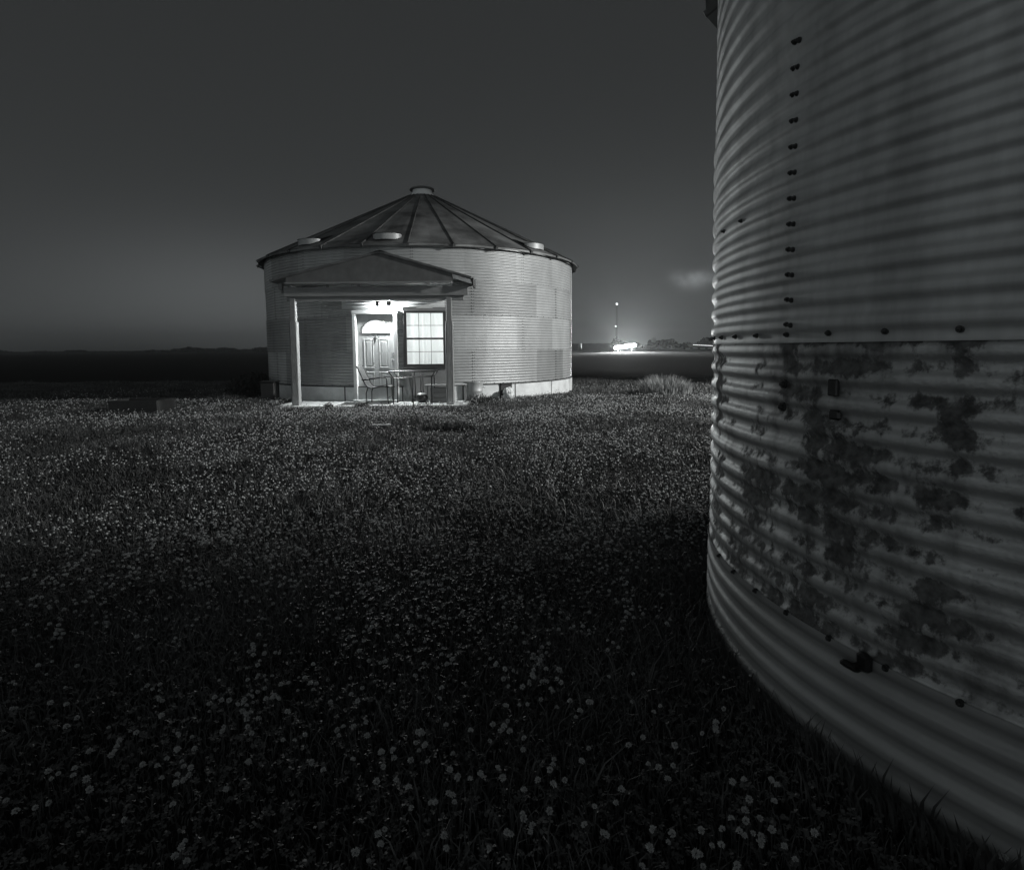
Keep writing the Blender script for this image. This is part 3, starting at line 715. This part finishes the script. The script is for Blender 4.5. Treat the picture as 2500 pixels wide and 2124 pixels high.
def grass_zone(n, x0, x1, y0, y1, h, wd):
    x, y = scatter(n, x0, x1, y0, y1); n = len(x); z = gz(x, y)
    pt = patchy(x, y, 1.3); hh = h * rng.uniform(.4, 1.1, n) * (.4 + 1.1 * pt) * np.where(rng.uniform(0, 1, n) > .97, 1.7, 1)
    d = rng.uniform(0, 2 * PI, n); ln = hh * rng.uniform(.15, .95, n); t = rng.uniform(0, PI, n); w_ = wd * rng.uniform(.6, 1.4, n)
    ux, uy = np.cos(t) * w_ / 2, np.sin(t) * w_ / 2
    V = np.zeros((n, 5, 3))
    V[:, 0] = np.stack([x - ux, y - uy, z - .01], -1); V[:, 1] = np.stack([x + ux, y + uy, z - .01], -1)
    mx_, my_ = x + .4 * ln * np.cos(d), y + .4 * ln * np.sin(d)
    V[:, 2] = np.stack([mx_ + ux * .85, my_ + uy * .85, z + hh * .62], -1); V[:, 3] = np.stack([mx_ - ux * .85, my_ - uy * .85, z + hh * .62], -1)
    V[:, 4] = np.stack([x + ln * np.cos(d), y + ln * np.sin(d), z + hh * rng.uniform(.75, 1, n)], -1)
    return V
Z = [grass_zone(150000, -5, 4, .9, 4.6, .10, .0055), grass_zone(190000, -10, 9, 4.6, 10, .095, .008), grass_zone(170000, -17, 13, 10, 16, .085, .013), grass_zone(110000, -22, 18, 16, 24, .085, .02)]
a_ = rng.uniform(0, 2 * PI, 5200); r_ = NR + .03 + rng.exponential(.05, 5200)
xr, yr_ = NC[0] + r_ * np.sin(a_), NC[1] + r_ * np.cos(a_); q = np.zeros((5200, 5, 3)); zr = gz(xr, yr_); hr_ = rng.uniform(.05, .22, 5200)
tx_, ty_ = np.cos(a_) * .004, -np.sin(a_) * .004; ox, oy = np.sin(a_ + rng.normal(0, 1, 5200)) * hr_ * .4, np.cos(a_) * hr_ * .4
for i_, (k_, f_) in enumerate(((0, 0), (1, 0), (2, .6), (3, .6), (4, 1))):
    sg = (-1, 1, 1, -1, 0)[i_]; q[:, i_] = np.stack([xr + sg * tx_ + ox * f_ ** 2, yr_ + sg * ty_ + oy * f_ ** 2, zr + hr_ * f_ - .01], -1)
Z.append(q)
V = np.concatenate(Z); n = len(V); b = np.arange(n)[:, None] * 5
F = np.concatenate([b + np.array([0, 1, 2]), b + np.array([0, 2, 3]), b + np.array([3, 2, 4])])
tag(mesh_obj('grass', V.reshape(-1, 3), F, M['grass']), 'short dark lawn grass around the bins', 'grass', kind='stuff')
# clover leaves: little rounded trefoils low in the sward
def trefoils(n, x0, x1, y0, y1, s0):
    x, y = scatter(n, x0, x1, y0, y1); n = len(x); z = gz(x, y) + rng.uniform(.025, .085, n); a = rng.uniform(0, 2 * PI, n); s = s0 * rng.uniform(.7, 1.3, n)
    out = []
    for k in range(3):
        th = a + k * 2 * PI / 3; c, sn = np.cos(th), np.sin(th); tl = rng.normal(0, .35, n)
        def pt(u, v, h): return np.stack([x + s * (u * c - v * sn), y + s * (u * sn + v * c), z + s * (h + tl * v)], -1)
        out.append(np.stack([pt(0, 0, 0), pt(.62, -.5, .12), pt(1.05, 0, .05), pt(.62, .5, .12)], 1))
    return np.concatenate(out)
Q = np.concatenate([trefoils(26000, -5, 4, .9, 4.6, .013), trefoils(42000, -10, 9, 4.6, 10, .016), trefoils(30000, -17, 13, 10, 16, .022)])
n = len(Q); tag(mesh_obj('clover_leaves', Q.reshape(-1, 3), np.arange(n * 4).reshape(n, 4), M['grass']), 'low clover leaves spread through the lawn', 'clover', kind='stuff')
# blossoms
def floret_head(seed, r=.0105):
    rs = np.random.default_rng(seed); mb = MB(); n = 46
    for i in range(n):
        zc = 1 - 1.32 * (i + .5) / n; ph = i * 2.39996 + rs.normal(0, .15); q = math.sqrt(max(0, 1 - zc * zc))
        d = np.array([q * math.cos(ph), q * math.sin(ph), zc]) + rs.normal(0, .08, 3); d /= np.linalg.norm(d)
        u = np.cross(d, [0.3, .2, 1]); u /= np.linalg.norm(u); v = np.cross(d, u)
        L = r * rs.uniform(.85, 1.12) * (1 if zc > -.2 else .85); w_ = r * .145
        a, t = d * r * .25, d * L
        m_ = d * L * .72
        mb.add([a, m_ + u * w_, m_ + v * w_, m_ - u * w_, m_ - v * w_, t], [(0, 2, 1), (0, 3, 2), (0, 4, 3), (0, 1, 4), (5, 1, 2), (5, 2, 3), (5, 3, 4), (5, 4, 1)])
    return mb
def density(x, y):
    p = patchy(x, y, .9, .7) * .6 + patchy(x, y, 2.6, 2.1) * .4
    return np.maximum(np.clip((p - .28) * 2.2, 0.04, 1), .5 * (1 - smooth(3.6, 5.2, y))) * (1 - .75 * smooth(-.2, 1.0, x) * (1 - smooth(3, 5, y))) * (1 - .55 * smooth(1., 6., -x - .15 * y))
def blossoms(n, x0, x1, y0, y1):
    x, y = scatter(n, x0, x1, y0, y1); k = rng.uniform(0, 1, len(x)) < density(x, y); return x[k], y[k]
X1, Y1 = blossoms(1900, -3.4, 2.4, 1.25, 4.6)
cl = rng.integers(0, len(X1), 300); X1 = np.concatenate([X1] + [X1[cl] + rng.normal(0, .045, 300) for _ in range(3)]); Y1 = np.concatenate([Y1] + [Y1[cl] + rng.normal(0, .045, 300) for _ in range(3)])
kk = keep_out(X1, Y1); X1, Y1 = X1[kk], Y1[kk]
r2 = X1 ** 2 + Y1 ** 2; order = np.argsort(r2); vis = [i for i in order if abs(X1[i] + .0) < .89 * Y1[i] and X1[i] < 1.3]
near = vis[:300]; nearset = set(near)
heads = []
for s in range(6):
    hb = floret_head(s); me = bpy.data.meshes.new('flower_head'); me.from_pydata([tuple(v) for v in np.vstack(hb.v)], [], hb.f); me.update(); me.materials.append(M['flower']); heads.append(me)
stems = []
for s in range(3):
    sb = MB().tube([(0, 0, -.015), (.004 * (s - 1), .003, .05), (.012 * (s - 1), .006, .1)], .0011, 5); me = bpy.data.meshes.new('stem'); me.from_pydata([tuple(v) for v in np.vstack(sb.v)], [], sb.f); me.update(); me.materials.append(M['stem']); stems.append(me)
for i in near:
    x, y = float(X1[i]), float(Y1[i]); z = float(gz(x, y)); hgt = random.uniform(.085, .15); k = hgt / .1; s = random.randrange(3)
    t = thing('clover_blossom', (x, y, z), 'round white clover blossom in the dark grass nearest the camera', 'flower', 'white clover blossoms nearest the camera')
    a = random.uniform(0, 2 * PI); t.rotation_euler = (0, 0, a)
    st = bpy.data.objects.new('stem', stems[s]); link(st, t, (x, y, z)); st.scale = (1, 1, k)
    hd = bpy.data.objects.new('flower_head', random.choice(heads)); link(hd, t, (x, y, z)); hd.location = (.012 * (s - 1), .006, hgt + .004); hd.scale = [random.uniform(.85, 1.35)] * 3
    hd.rotation_euler = (random.gauss(0, .35), random.gauss(0, .35), random.uniform(0, 6))
# the rest of the clover bloom as one mass
rest = [i for i in range(len(X1)) if i not in nearset]
fx = [X1[rest]]; fy = [Y1[rest]]
for args in [(9500, -6.5, 4.2, 4.4, 7.4), (17000, -9, 7, 7.4, 11), (13500, -12, 9, 11, 14.5), (4000, -14, 11, 14.5, 19)]:
    a, b = blossoms(*args); fx.append(a); fy.append(b)
fx = np.concatenate(fx); fy = np.concatenate(fy); n = len(fx); fz = gz(fx, fy) + rng.uniform(.07, .14, n)
dist = np.hypot(fx, fy); s = .0102 * rng.uniform(.6, 1.3, n) * (1 + .01 * np.clip(dist - 6, 0, 9))
base = []; nb = 7
for ring, (zz, rr) in enumerate([(.62, .62), (.05, 1.0), (-.5, .62)]):
    for k in range(nb): base.append((rr * math.cos(2 * PI * (k + ring * .5) / nb), rr * math.sin(2 * PI * (k + ring * .5) / nb), zz))
base.append((0, 0, .95)); base.append((0, 0, -.6)); base = np.array(base)
bf = []
for ring in range(2):
    for k in range(nb):
        j = (k + 1) % nb; a, b, c, d = ring * nb + k, ring * nb + j, ring * nb + nb + k, ring * nb + nb + j; bf += [(a, c, b), (b, c, d)]
for k in range(nb): bf += [(3 * nb, k, (k + 1) % nb), (3 * nb + 1, 2 * nb + (k + 1) % nb, 2 * nb + k)]
bf = np.array(bf)
nn_ = int((dist < 5.6).sum()); oi = np.argsort(dist); fx, fy, fz, s = fx[oi], fy[oi], fz[oi], s[oi]
hv = [np.vstack(floret_head(20 + q, 1.0).v) for q in range(5)]; hf_ = np.array([f for f in floret_head(20, 1.0).f if len(f) == 3])
NV = []; NF = []; off = 0
for i in range(nn_):
    a = rng.uniform(0, 6.28); ca, sa = math.cos(a), math.sin(a); hvv = hv[i % 5] * s[i] * 1.05
    v = np.stack([hvv[:, 0] * ca - hvv[:, 1] * sa, hvv[:, 0] * sa + hvv[:, 1] * ca, hvv[:, 2]], -1) + np.array([fx[i], fy[i], fz[i]])
    NV.append(v); NF.append(hf_ + off); off += len(v)
fx, fy, fz, s = fx[nn_:], fy[nn_:], fz[nn_:], s[nn_:]; n = len(fx)
V = base[None] * s[:, None, None] * rng.uniform(.55, 1.3, (n, len(base), 1)); V += np.stack([fx, fy, fz], -1)[:, None]
F = (np.arange(n)[:, None, None] * len(base) + bf[None]).reshape(-1, 3)
V = np.concatenate([V.reshape(-1, 3)] + NV); F = np.concatenate([F] + [q + n * len(base) for q in NF])
tag(mesh_obj('clover_bloom', V.reshape(-1, 3), F, M['flower']), 'mass of small white clover heads across the lawn', 'flowers', kind='stuff')

# ================================================================== the near bin
N_ = thing('rusty_grain_bin', (NC[0], NC[1], -.31), 'big rusty corrugated grain bin close by on the right', 'grain bin')
nO = np.array([NC[0], NC[1], -.31]); NP = .0993; NZC = 1.3724
NTOP = 3.42
V, F = corrugated(NC, NR + .006, 1.301, 2.415, NP, .0085, NZC, 1.2, 12, None, -102.6, 259, lap); mesh_obj('upper_wall', V - nO, F, M['near_galv'], N_, nO, True)
V, F = corrugated(NC, NR + .001, 2.405, NTOP, NP, .0085, NZC, 1.2, 12, None, -102.6, 259, lap); mesh_obj('upper_wall', V - nO, F, M['near_galv'], N_, nO, True)
V, F = corrugated(NC, NR, .172, 1.32, NP, .0085, NZC, 1.2, 12, wob=dents); mesh_obj('rusted_wall', V - nO, F, M['rust'], N_, nO, True)
V, F = corrugated(NC, NR + .006, -.33, .195, NP, .0085, NZC, 1.2, 12, wob=dents); mesh_obj('bottom_wall', V - nO, F, M['near_low'], N_, nO, True)
mb = MB(); zr0, zr1 = NTOP - .02, NTOP + 1.15
nr = MB()
for k in range(18):
    a, b = k * 20, (k + 1) * 20
    nr.add([npnt(a, NR + .12, zr0), npnt(b, NR + .12, zr0), npnt(b, .25, zr1), npnt(a, .25, zr1)], [(0, 1, 2, 3)])
nroof = nr.build('roof', M['roof'], N_)
for k in range(18):
    a = k * 20; MB().tube([npnt(a, NR + .13, zr0 + .015), npnt(a, .25, zr1 + .015)], .025, 6).build('roof_rib', M['roof_rib'], nroof)
MB().lathe((NC[0], NC[1], zr1), [(.27, -.05), (.27, .08), (.33, .09), (.30, .14), (0.001, .2)], 24).build('roof_cap', M['roof'], N_, smoothed=True)
def bolt(phi, z, r=.0115, R=NR + .017):
    out = np.array([math.sin(D(phi)), math.cos(D(phi)), 0]); p = npnt(phi, R, z)
    mb = MB().tube([p - out * .006, p + out * .003], r * 1.25, 12).tube([p + out * .003, p + out * .011], r * .85, 6)
    mb.ball(p + out * .011, r * .5, 5)
    mb.build('bolt', M['bolt'], N_)
for k in range(12):
    z = NZC + NP * k; bolt(-101.45, z + .003, .0085, NR + .0195); bolt(-101.45 - .66, z - .002, .0085, NR + .0195)
for k in range(-2, 7): bolt(-101.1 - 5.95 * (k - 3) + .0, 1.335, .009, NR + .010)
for k in range(-1, 6): bolt(-102.5 - 5.95 * (k - 2), .178 + .012, .0095, NR + .012)
bolt(-84.1, 1.872, .008); bolt(-90.9, 1.869, .008)
bolt(-101.1, 1.1344, .016); bolt(-101.0, 1.0395, .016)
P, A = LF(0, 1)
# added drum on the bin's unseen side, shaped to cast a round shadow
fx_, fy_ = 2.28, 5.08
fan = MB().tube([(fx_ - .1, fy_ + .22, .13), (fx_ + .1, fy_ - .28, .13)], .30, 24).tube([(fx_ - .11, fy_ + .25, .13), (fx_ - .1, fy_ + .22, .13)], .33, 24).build('shadow_drum', M['near_galv'], N_)
for q in (-.2, .2): MB().box((fx_ + q * .9, fy_ + .1, -.2), (.05, .3, .25)).build('shadow_drum_foot', M['bolt'], fan)
def near_frame(phi, rad, z):
    out = np.array([math.sin(D(phi)), math.cos(D(phi)), 0]); right = np.array([-out[1], out[0], 0]); return npnt(phi, rad, z), np.array([right, out, [0, 0, 1.]])
c, A = near_frame(-107.9, NR + .010, 1.135); MB().box(c, (.042, .018, .062), A, .004).build('patch_plate', M['bolt'], N_)
c, A = near_frame(-108.2, NR + .010, 1.035); MB().box(c, (.050, .02, .036), A, .008).build('patch_plate', M['bolt'], N_)
c, A = near_frame(-112.4, NR + .03, .165)
R_, O_, U_ = A
MB().box(c + U_ * .018 + R_ * .012, (.05, .035, .065), A, .01).box(c - R_ * .04 - U_ * .022, (.075, .03, .022), A, .008).tube([c + R_ * .0 + O_ * .02 + U_ * .01, c + O_ * .035 + U_ * .01], .008, 6).build('anchor_clip', M['black'], N_)

# ================================================================== the distance
def leafy_bank(x0, x1, y, zfun, n, size):
    mb = []
    x = rng.uniform(x0, x1, n); h = zfun(x); z = h * np.sqrt(rng.uniform(0, 1, n)); yy = y + rng.uniform(-4, 4, n) + z
    V = np.zeros((n, 4, 3)); 
    u = rng.normal(0, 1, (n, 3)); u /= np.linalg.norm(u, axis=1)[:, None]; w = rng.normal(0, 1, (n, 3)); w -= u * (u * w).sum(1)[:, None]; w /= np.linalg.norm(w, axis=1)[:, None]
    c = np.stack([x, yy, z], -1); sz = size * rng.uniform(.5, 1.4, n)[:, None]
    V[:, 0] = c - u * sz; V[:, 1] = c + w * sz * .6; V[:, 2] = c + u * sz; V[:, 3] = c - w * sz * .6
    return V
hf = lambda x: np.clip(2.6 + 1.1 * np.sin(x * .31) + .8 * np.sin(x * .83 + 1) + .5 * np.sin(x * 2.1), 1.2, 5)
V = leafy_bank(44, 150, 250, hf, 16000, .9); n = len(V)
tag(mesh_obj('hedgerow', V.reshape(-1, 3), np.arange(n * 4).reshape(n, 4), M['hedge']), 'dark far hedgerow along the horizon right of the house', 'hedge', kind='stuff')
hf2 = lambda x: np.clip(1.5 + 1.4 * np.sin(x * .021) + 1.1 * np.sin(x * .063 + 1) + .8 * np.sin(x * .19) + .5 * np.sin(x * .6), .4, 6)
V = leafy_bank(-640, -150, 520, hf2, 16000, 1.5); n = len(V)
tag(mesh_obj('far_trees', V.reshape(-1, 3), np.arange(n * 4).reshape(n, 4), M['hedge']), 'dark low far tree line along the left horizon', 'trees', kind='stuff')
# low far embankment right of the house
xs = np.linspace(10, 60, 60); V = []
for x in xs:
    h = 3.0 * min(1, (x - 8) / 6) * (1 - .55 * smooth(40, 60, x)) + .12 * math.sin(x * 1.7)
    V += [(x, 246, -.2), (x, 252, h), (x, 275, h), (x, 290, -.2)]
tag(MB().add(V, [(4 * i + k, 4 * i + 4 + k, 4 * i + 5 + k, 4 * i + 1 + k) for i in range(59) for k in range(3)]).build('hill', M['field']), kind='structure')
# floodlit yard: lamp bank on two legs
fb = thing('floodlight_bank', (29.2, 150, 0), 'blazing bank of floodlights on the horizon beyond the field', 'floodlights')
tilt = .64 / 5.4; Ax = np.array([[1, 0, tilt], [0, 1, 0], [-tilt, 0, 1]])
MB().box((29.2, 150.35, 1.45), (5.5, .3, 1.0), Ax, .05).build('housing', M['mast'], fb)
for k in range(9): MB().ball((29.2 + (k - 4) * .57, 150, 1.42 + (k - 4) * .57 * tilt), .5, 8, (.8, .35, .62 + .1 * math.cos(k * 1.3))).build('lamp_lens', M['flood'], fb, smoothed=True)
for x in (27.4, 31): MB().tube([(x, 150.3, -.1), (x, 150.3, 1.3)], .08, 6).build('leg', M['mast'], fb)
# radio mast with two beacons
tm = thing('radio_mast', (53.85, 300, 0), 'slim dark lattice radio mast with two beacon lights', 'mast')
mb = MB(); hT = 23.0
for k in range(3):
    a = k * 2 * PI / 3; mb.tube([(53.85 + .55 * math.cos(a), 300 + .55 * math.sin(a), -.2), (53.85 + .3 * math.cos(a), 300 + .3 * math.sin(a), hT)], .09, 5)
for j in range(23):
    r = .55 - .25 * j / 23
    for k in range(3):
        a, b = k * 2 * PI / 3, (k + 1) * 2 * PI / 3; mb.tube([(53.85 + r * math.cos(a), 300 + r * math.sin(a), j), (53.85 + r * math.cos(b), 300 + r * math.sin(b), j + 1)], .05, 4)
mb.build('lattice', M['mast'], tm)
MB().ball((53.95, 299.6, hT + .2), .5, 6).build('beacon', M['beacon'], tm); MB().ball((53.3, 299.2, 11.9), .36, 6).build('beacon', M['beacon'], tm)
# added far shed, its strip a streak of car lights; pale tank, pale tree
fs = thing('streak_shed', (69, 201, 0), 'thin far streak of car lights shaped as a lit strip on an added shed', 'shed')
MB().box((69, 204, .5), (16, 6, 1.2)).build('shed_wall', M['hedge'], fs)
MB().add([(61, 200.7, 1.1), (77, 200.7, 1.1), (77, 204, 2.3), (61, 204, 2.3), (77, 207.3, 1.1), (61, 207.3, 1.1)], [(0, 1, 2, 3), (3, 2, 4, 5), (0, 3, 5), (1, 4, 2)]).build('shed_roof', M['mast'], fs)
MB().tube([(62.3, 200.3, 1.86), (69.7, 200.3, 1.42), (77, 200.3, 1.4)], .085, 5).build('car_light_streak', M['strip'], fs)
for k in range(5): MB().box((60.5 + k * 2.6, 200.5, .62 + .06 * math.sin(k * 2)), (1.7, .1, .28)).build('window', M['far'], fs)
pt = thing('pale_tank', (17.7, 150, 0), 'small pale tank on legs just right of the bin house', 'tank')
MB().lathe((17.7, 150, 0), [(.001, .9), (.35, 1.1), (.4, 1.3), (.4, 2.1), (.3, 2.35), (.001, 2.5)], 14).build('tank_body', M['far'], pt, smoothed=True)
for s in (-1, 1): MB().tube([(17.7 + s * .3, 150, -.2), (17.7 + s * .3, 150, 1.2)], .05, 5).build('leg', M['mast'], pt)
tr = thing('pale_tree', (60.5, 248, 0), 'small pale tree poking above the far hedgerow right of the floodlights', 'tree')
mb = MB(); leaves(mb, (60.4, 248, 4.2), 260, (1.2, 1.1, 1.3), .3); mb.build('crown', M['far'], tr)
MB().tube([(60.5, 248, -.2), (60.6, 248, 2.2), (60.4, 248, 4.2)], [.16, .12, .05], 6).build('trunk', M['hedge'], tr)
# yard light on a pole, out of frame to the right: it lights the bins' right sides
YX, YY, YZ = 12.5, 10.0, 6.0
yl = thing('yard_light', (YX, YY, 0), 'tall yard light on a wooden pole to the right of the lawn', 'street lamp')
MB().tube([(YX + .5, YY + .2, -.3), (YX + .5, YY + .2, 6.6)], [.13, .1], 10).build('pole', M['wood_dark'], yl)
MB().tube([(YX + .5, YY + .2, 6.2), (YX + .25, YY + .1, 6.35), (YX, YY, 6.25)], .03, 6).build('arm', M['galv_trim'], yl)
MB().lathe((YX, YY, 6.05), [(.19, .0), (.17, .05), (.08, .16), (.03, .22)], 16).build('lamp_shade', M['galv_trim'], yl, smoothed=True)
MB().ball((YX, YY, 6.03), .085, 8).build('lamp_bulb', M['yard'], yl, smoothed=True)
ly_ = lamp('yard_lamp', 'SPOT', (YX, YY, 5.88), 8800, .22, )
ly_.data.spot_size = D(81); ly_.data.spot_blend = .4
ly_.rotation_euler = (Vector((5.5, 12.2, .3)) - Vector((YX, YY, 5.88))).to_track_quat('-Z', 'Y').to_euler()

# ================================================================== night mist
if HAZE > 0:
    m = bpy.data.materials.new('night_mist'); m.use_nodes = True; nt = m.node_tree; nt.nodes.clear()
    o_ = nt.nodes.new('ShaderNodeOutputMaterial'); pv = nt.nodes.new('ShaderNodeVolumePrincipled'); pv.inputs['Color'].default_value = g4(.9); pv.inputs['Density'].default_value = HAZE; pv.inputs['Anisotropy'].default_value = .3
    nt.links.new(pv.outputs[0], o_.inputs['Volume']); m.cycles.homogeneous_volume = True
    hz = MB().box((0, 590, 17.), (2560, 1300, 36.6)).build('haze', m); tag(hz, kind='stuff')
# ================================================================== world, sun (down), camera
sun = bpy.data.lights.new('sun', 'SUN'); sun.energy = .004; sun.angle = D(.5); sun.color = (1, .98, .95)
so = bpy.data.objects.new('sun', sun); so.rotation_euler = (D(84), 0, D(-35)); COL.objects.link(so)
W = bpy.data.worlds.new('World'); S.world = W; W.use_nodes = True; nt = W.node_tree; N = nt.nodes; L = nt.links; N.clear()
out = N.new('ShaderNodeOutputWorld'); sky = N.new('ShaderNodeTexSky'); sky.sky_type = 'NISHITA'; sky.sun_disc = False
sky.sun_elevation = D(-6); sky.sun_rotation = D(-38)
hs = N.new('ShaderNodeHueSaturation'); hs.inputs['Saturation'].default_value = .04; L.new(sky.outputs[0], hs.inputs['Color'])
bg1 = N.new('ShaderNodeBackground'); bg1.inputs['Strength'].default_value = .05; L.new(hs.outputs[0], bg1.inputs['Color'])
tc = N.new('ShaderNodeTexCoord'); sp = N.new('ShaderNodeSeparateXYZ'); L.new(tc.outputs['Generated'], sp.inputs[0])
def mth(op, a, b=None, clamp=False):
    n = N.new('ShaderNodeMath'); n.operation = op; n.use_clamp = clamp
    for i, q in enumerate((a, b)):
        if q is None: continue
        if isinstance(q, (int, float)): n.inputs[i].default_value = q
        else: L.new(q, n.inputs[i])
    return n.outputs[0]
zup = mth('MAXIMUM', sp.outputs[2], 0.)
def expf(v, k): return mth('EXPONENT', mth('MULTIPLY', v, -k))
def lobe(az, el, ka, ke, amp):              # soft glow patch in the sky around a bearing
    d = Vector((math.sin(D(az)) * math.cos(D(el)), math.cos(D(az)) * math.cos(D(el)), math.sin(D(el))))
    dx = mth('ADD', mth('MULTIPLY', sp.outputs[0], math.cos(D(az))), mth('MULTIPLY', sp.outputs[1], -math.sin(D(az))))
    fw = mth('GREATER_THAN', mth('ADD', mth('MULTIPLY', sp.outputs[0], d.x), mth('MULTIPLY', sp.outputs[1], d.y)), 0.)
    dz = mth('SUBTRACT', sp.outputs[2], d.z)
    r2 = mth('ADD', mth('POWER', mth('MULTIPLY', dx, ka), 2.), mth('POWER', mth('MULTIPLY', dz, ke), 2.))
    return mth('MULTIPLY', mth('MULTIPLY', expf(r2, 1.), fw), amp)
SKY_BASE, SKY_H = .0245, .034
v = mth('ADD', SKY_BASE, mth('MULTIPLY', expf(zup, 5.0), SKY_H))
v = mth('ADD', v, lobe(10.9, 0, 4.0, 6.0, .02))
v = mth('ADD', v, lobe(10.9, 0, 14, 20, .07))
v = mth('ADD', v, lobe(-24, 4.5, 4.2, 11.0, .05))
v = mth('MAXIMUM', mth('ADD', v, lobe(-34, -1.5, 4.2, 22.0, -.075)), .006)
v = mth('ADD', v, lobe(200, 4, .7, 3.0, .33))     # added unseen fill glow behind the camera, put in to light upright faces
nz = N.new('ShaderNodeTexNoise'); nz.inputs['Scale'].default_value = 22; nz.inputs['Detail'].default_value = 5; L.new(tc.outputs['Generated'], nz.inputs['Vector'])
wisp = mth('MULTIPLY', lobe(17.2, 6.25, 38, 85, .42), mth('MULTIPLY', mth('SUBTRACT', nz.outputs['Fac'], .3, True), 2.4))
v = mth('ADD', v, wisp)
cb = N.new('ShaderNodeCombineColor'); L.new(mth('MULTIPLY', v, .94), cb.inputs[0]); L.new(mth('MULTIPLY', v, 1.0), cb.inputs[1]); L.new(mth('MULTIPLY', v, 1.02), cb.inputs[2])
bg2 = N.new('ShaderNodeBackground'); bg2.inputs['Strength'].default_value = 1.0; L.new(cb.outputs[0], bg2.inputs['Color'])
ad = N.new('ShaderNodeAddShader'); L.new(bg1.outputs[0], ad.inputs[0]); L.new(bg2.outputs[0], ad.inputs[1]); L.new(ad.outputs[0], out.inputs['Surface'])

cam = bpy.data.cameras.new('camera'); cam.sensor_width = 36; cam.lens = 36 * 1420 / 2500; cam.shift_y = -(1062 - 961.75) / 2500; cam.clip_start = .05; cam.clip_end = 8000
co = bpy.data.objects.new('camera', cam); COL.objects.link(co); S.camera = co
co.matrix_world = Matrix.Translation((0, 0, 1.29)) @ Matrix.Rotation(D(90 - 4.5), 4, 'X') @ Matrix.Rotation(-.0087, 4, 'Z')
vs = S.view_settings; S.display_settings.display_device = 'sRGB'; vs.view_transform = 'Standard'; vs.look = 'None'; vs.exposure = 0; vs.gamma = 1; vs.use_curve_mapping = False
S.cycles.max_bounces = 6; S.cycles.sample_clamp_indirect = 3.0
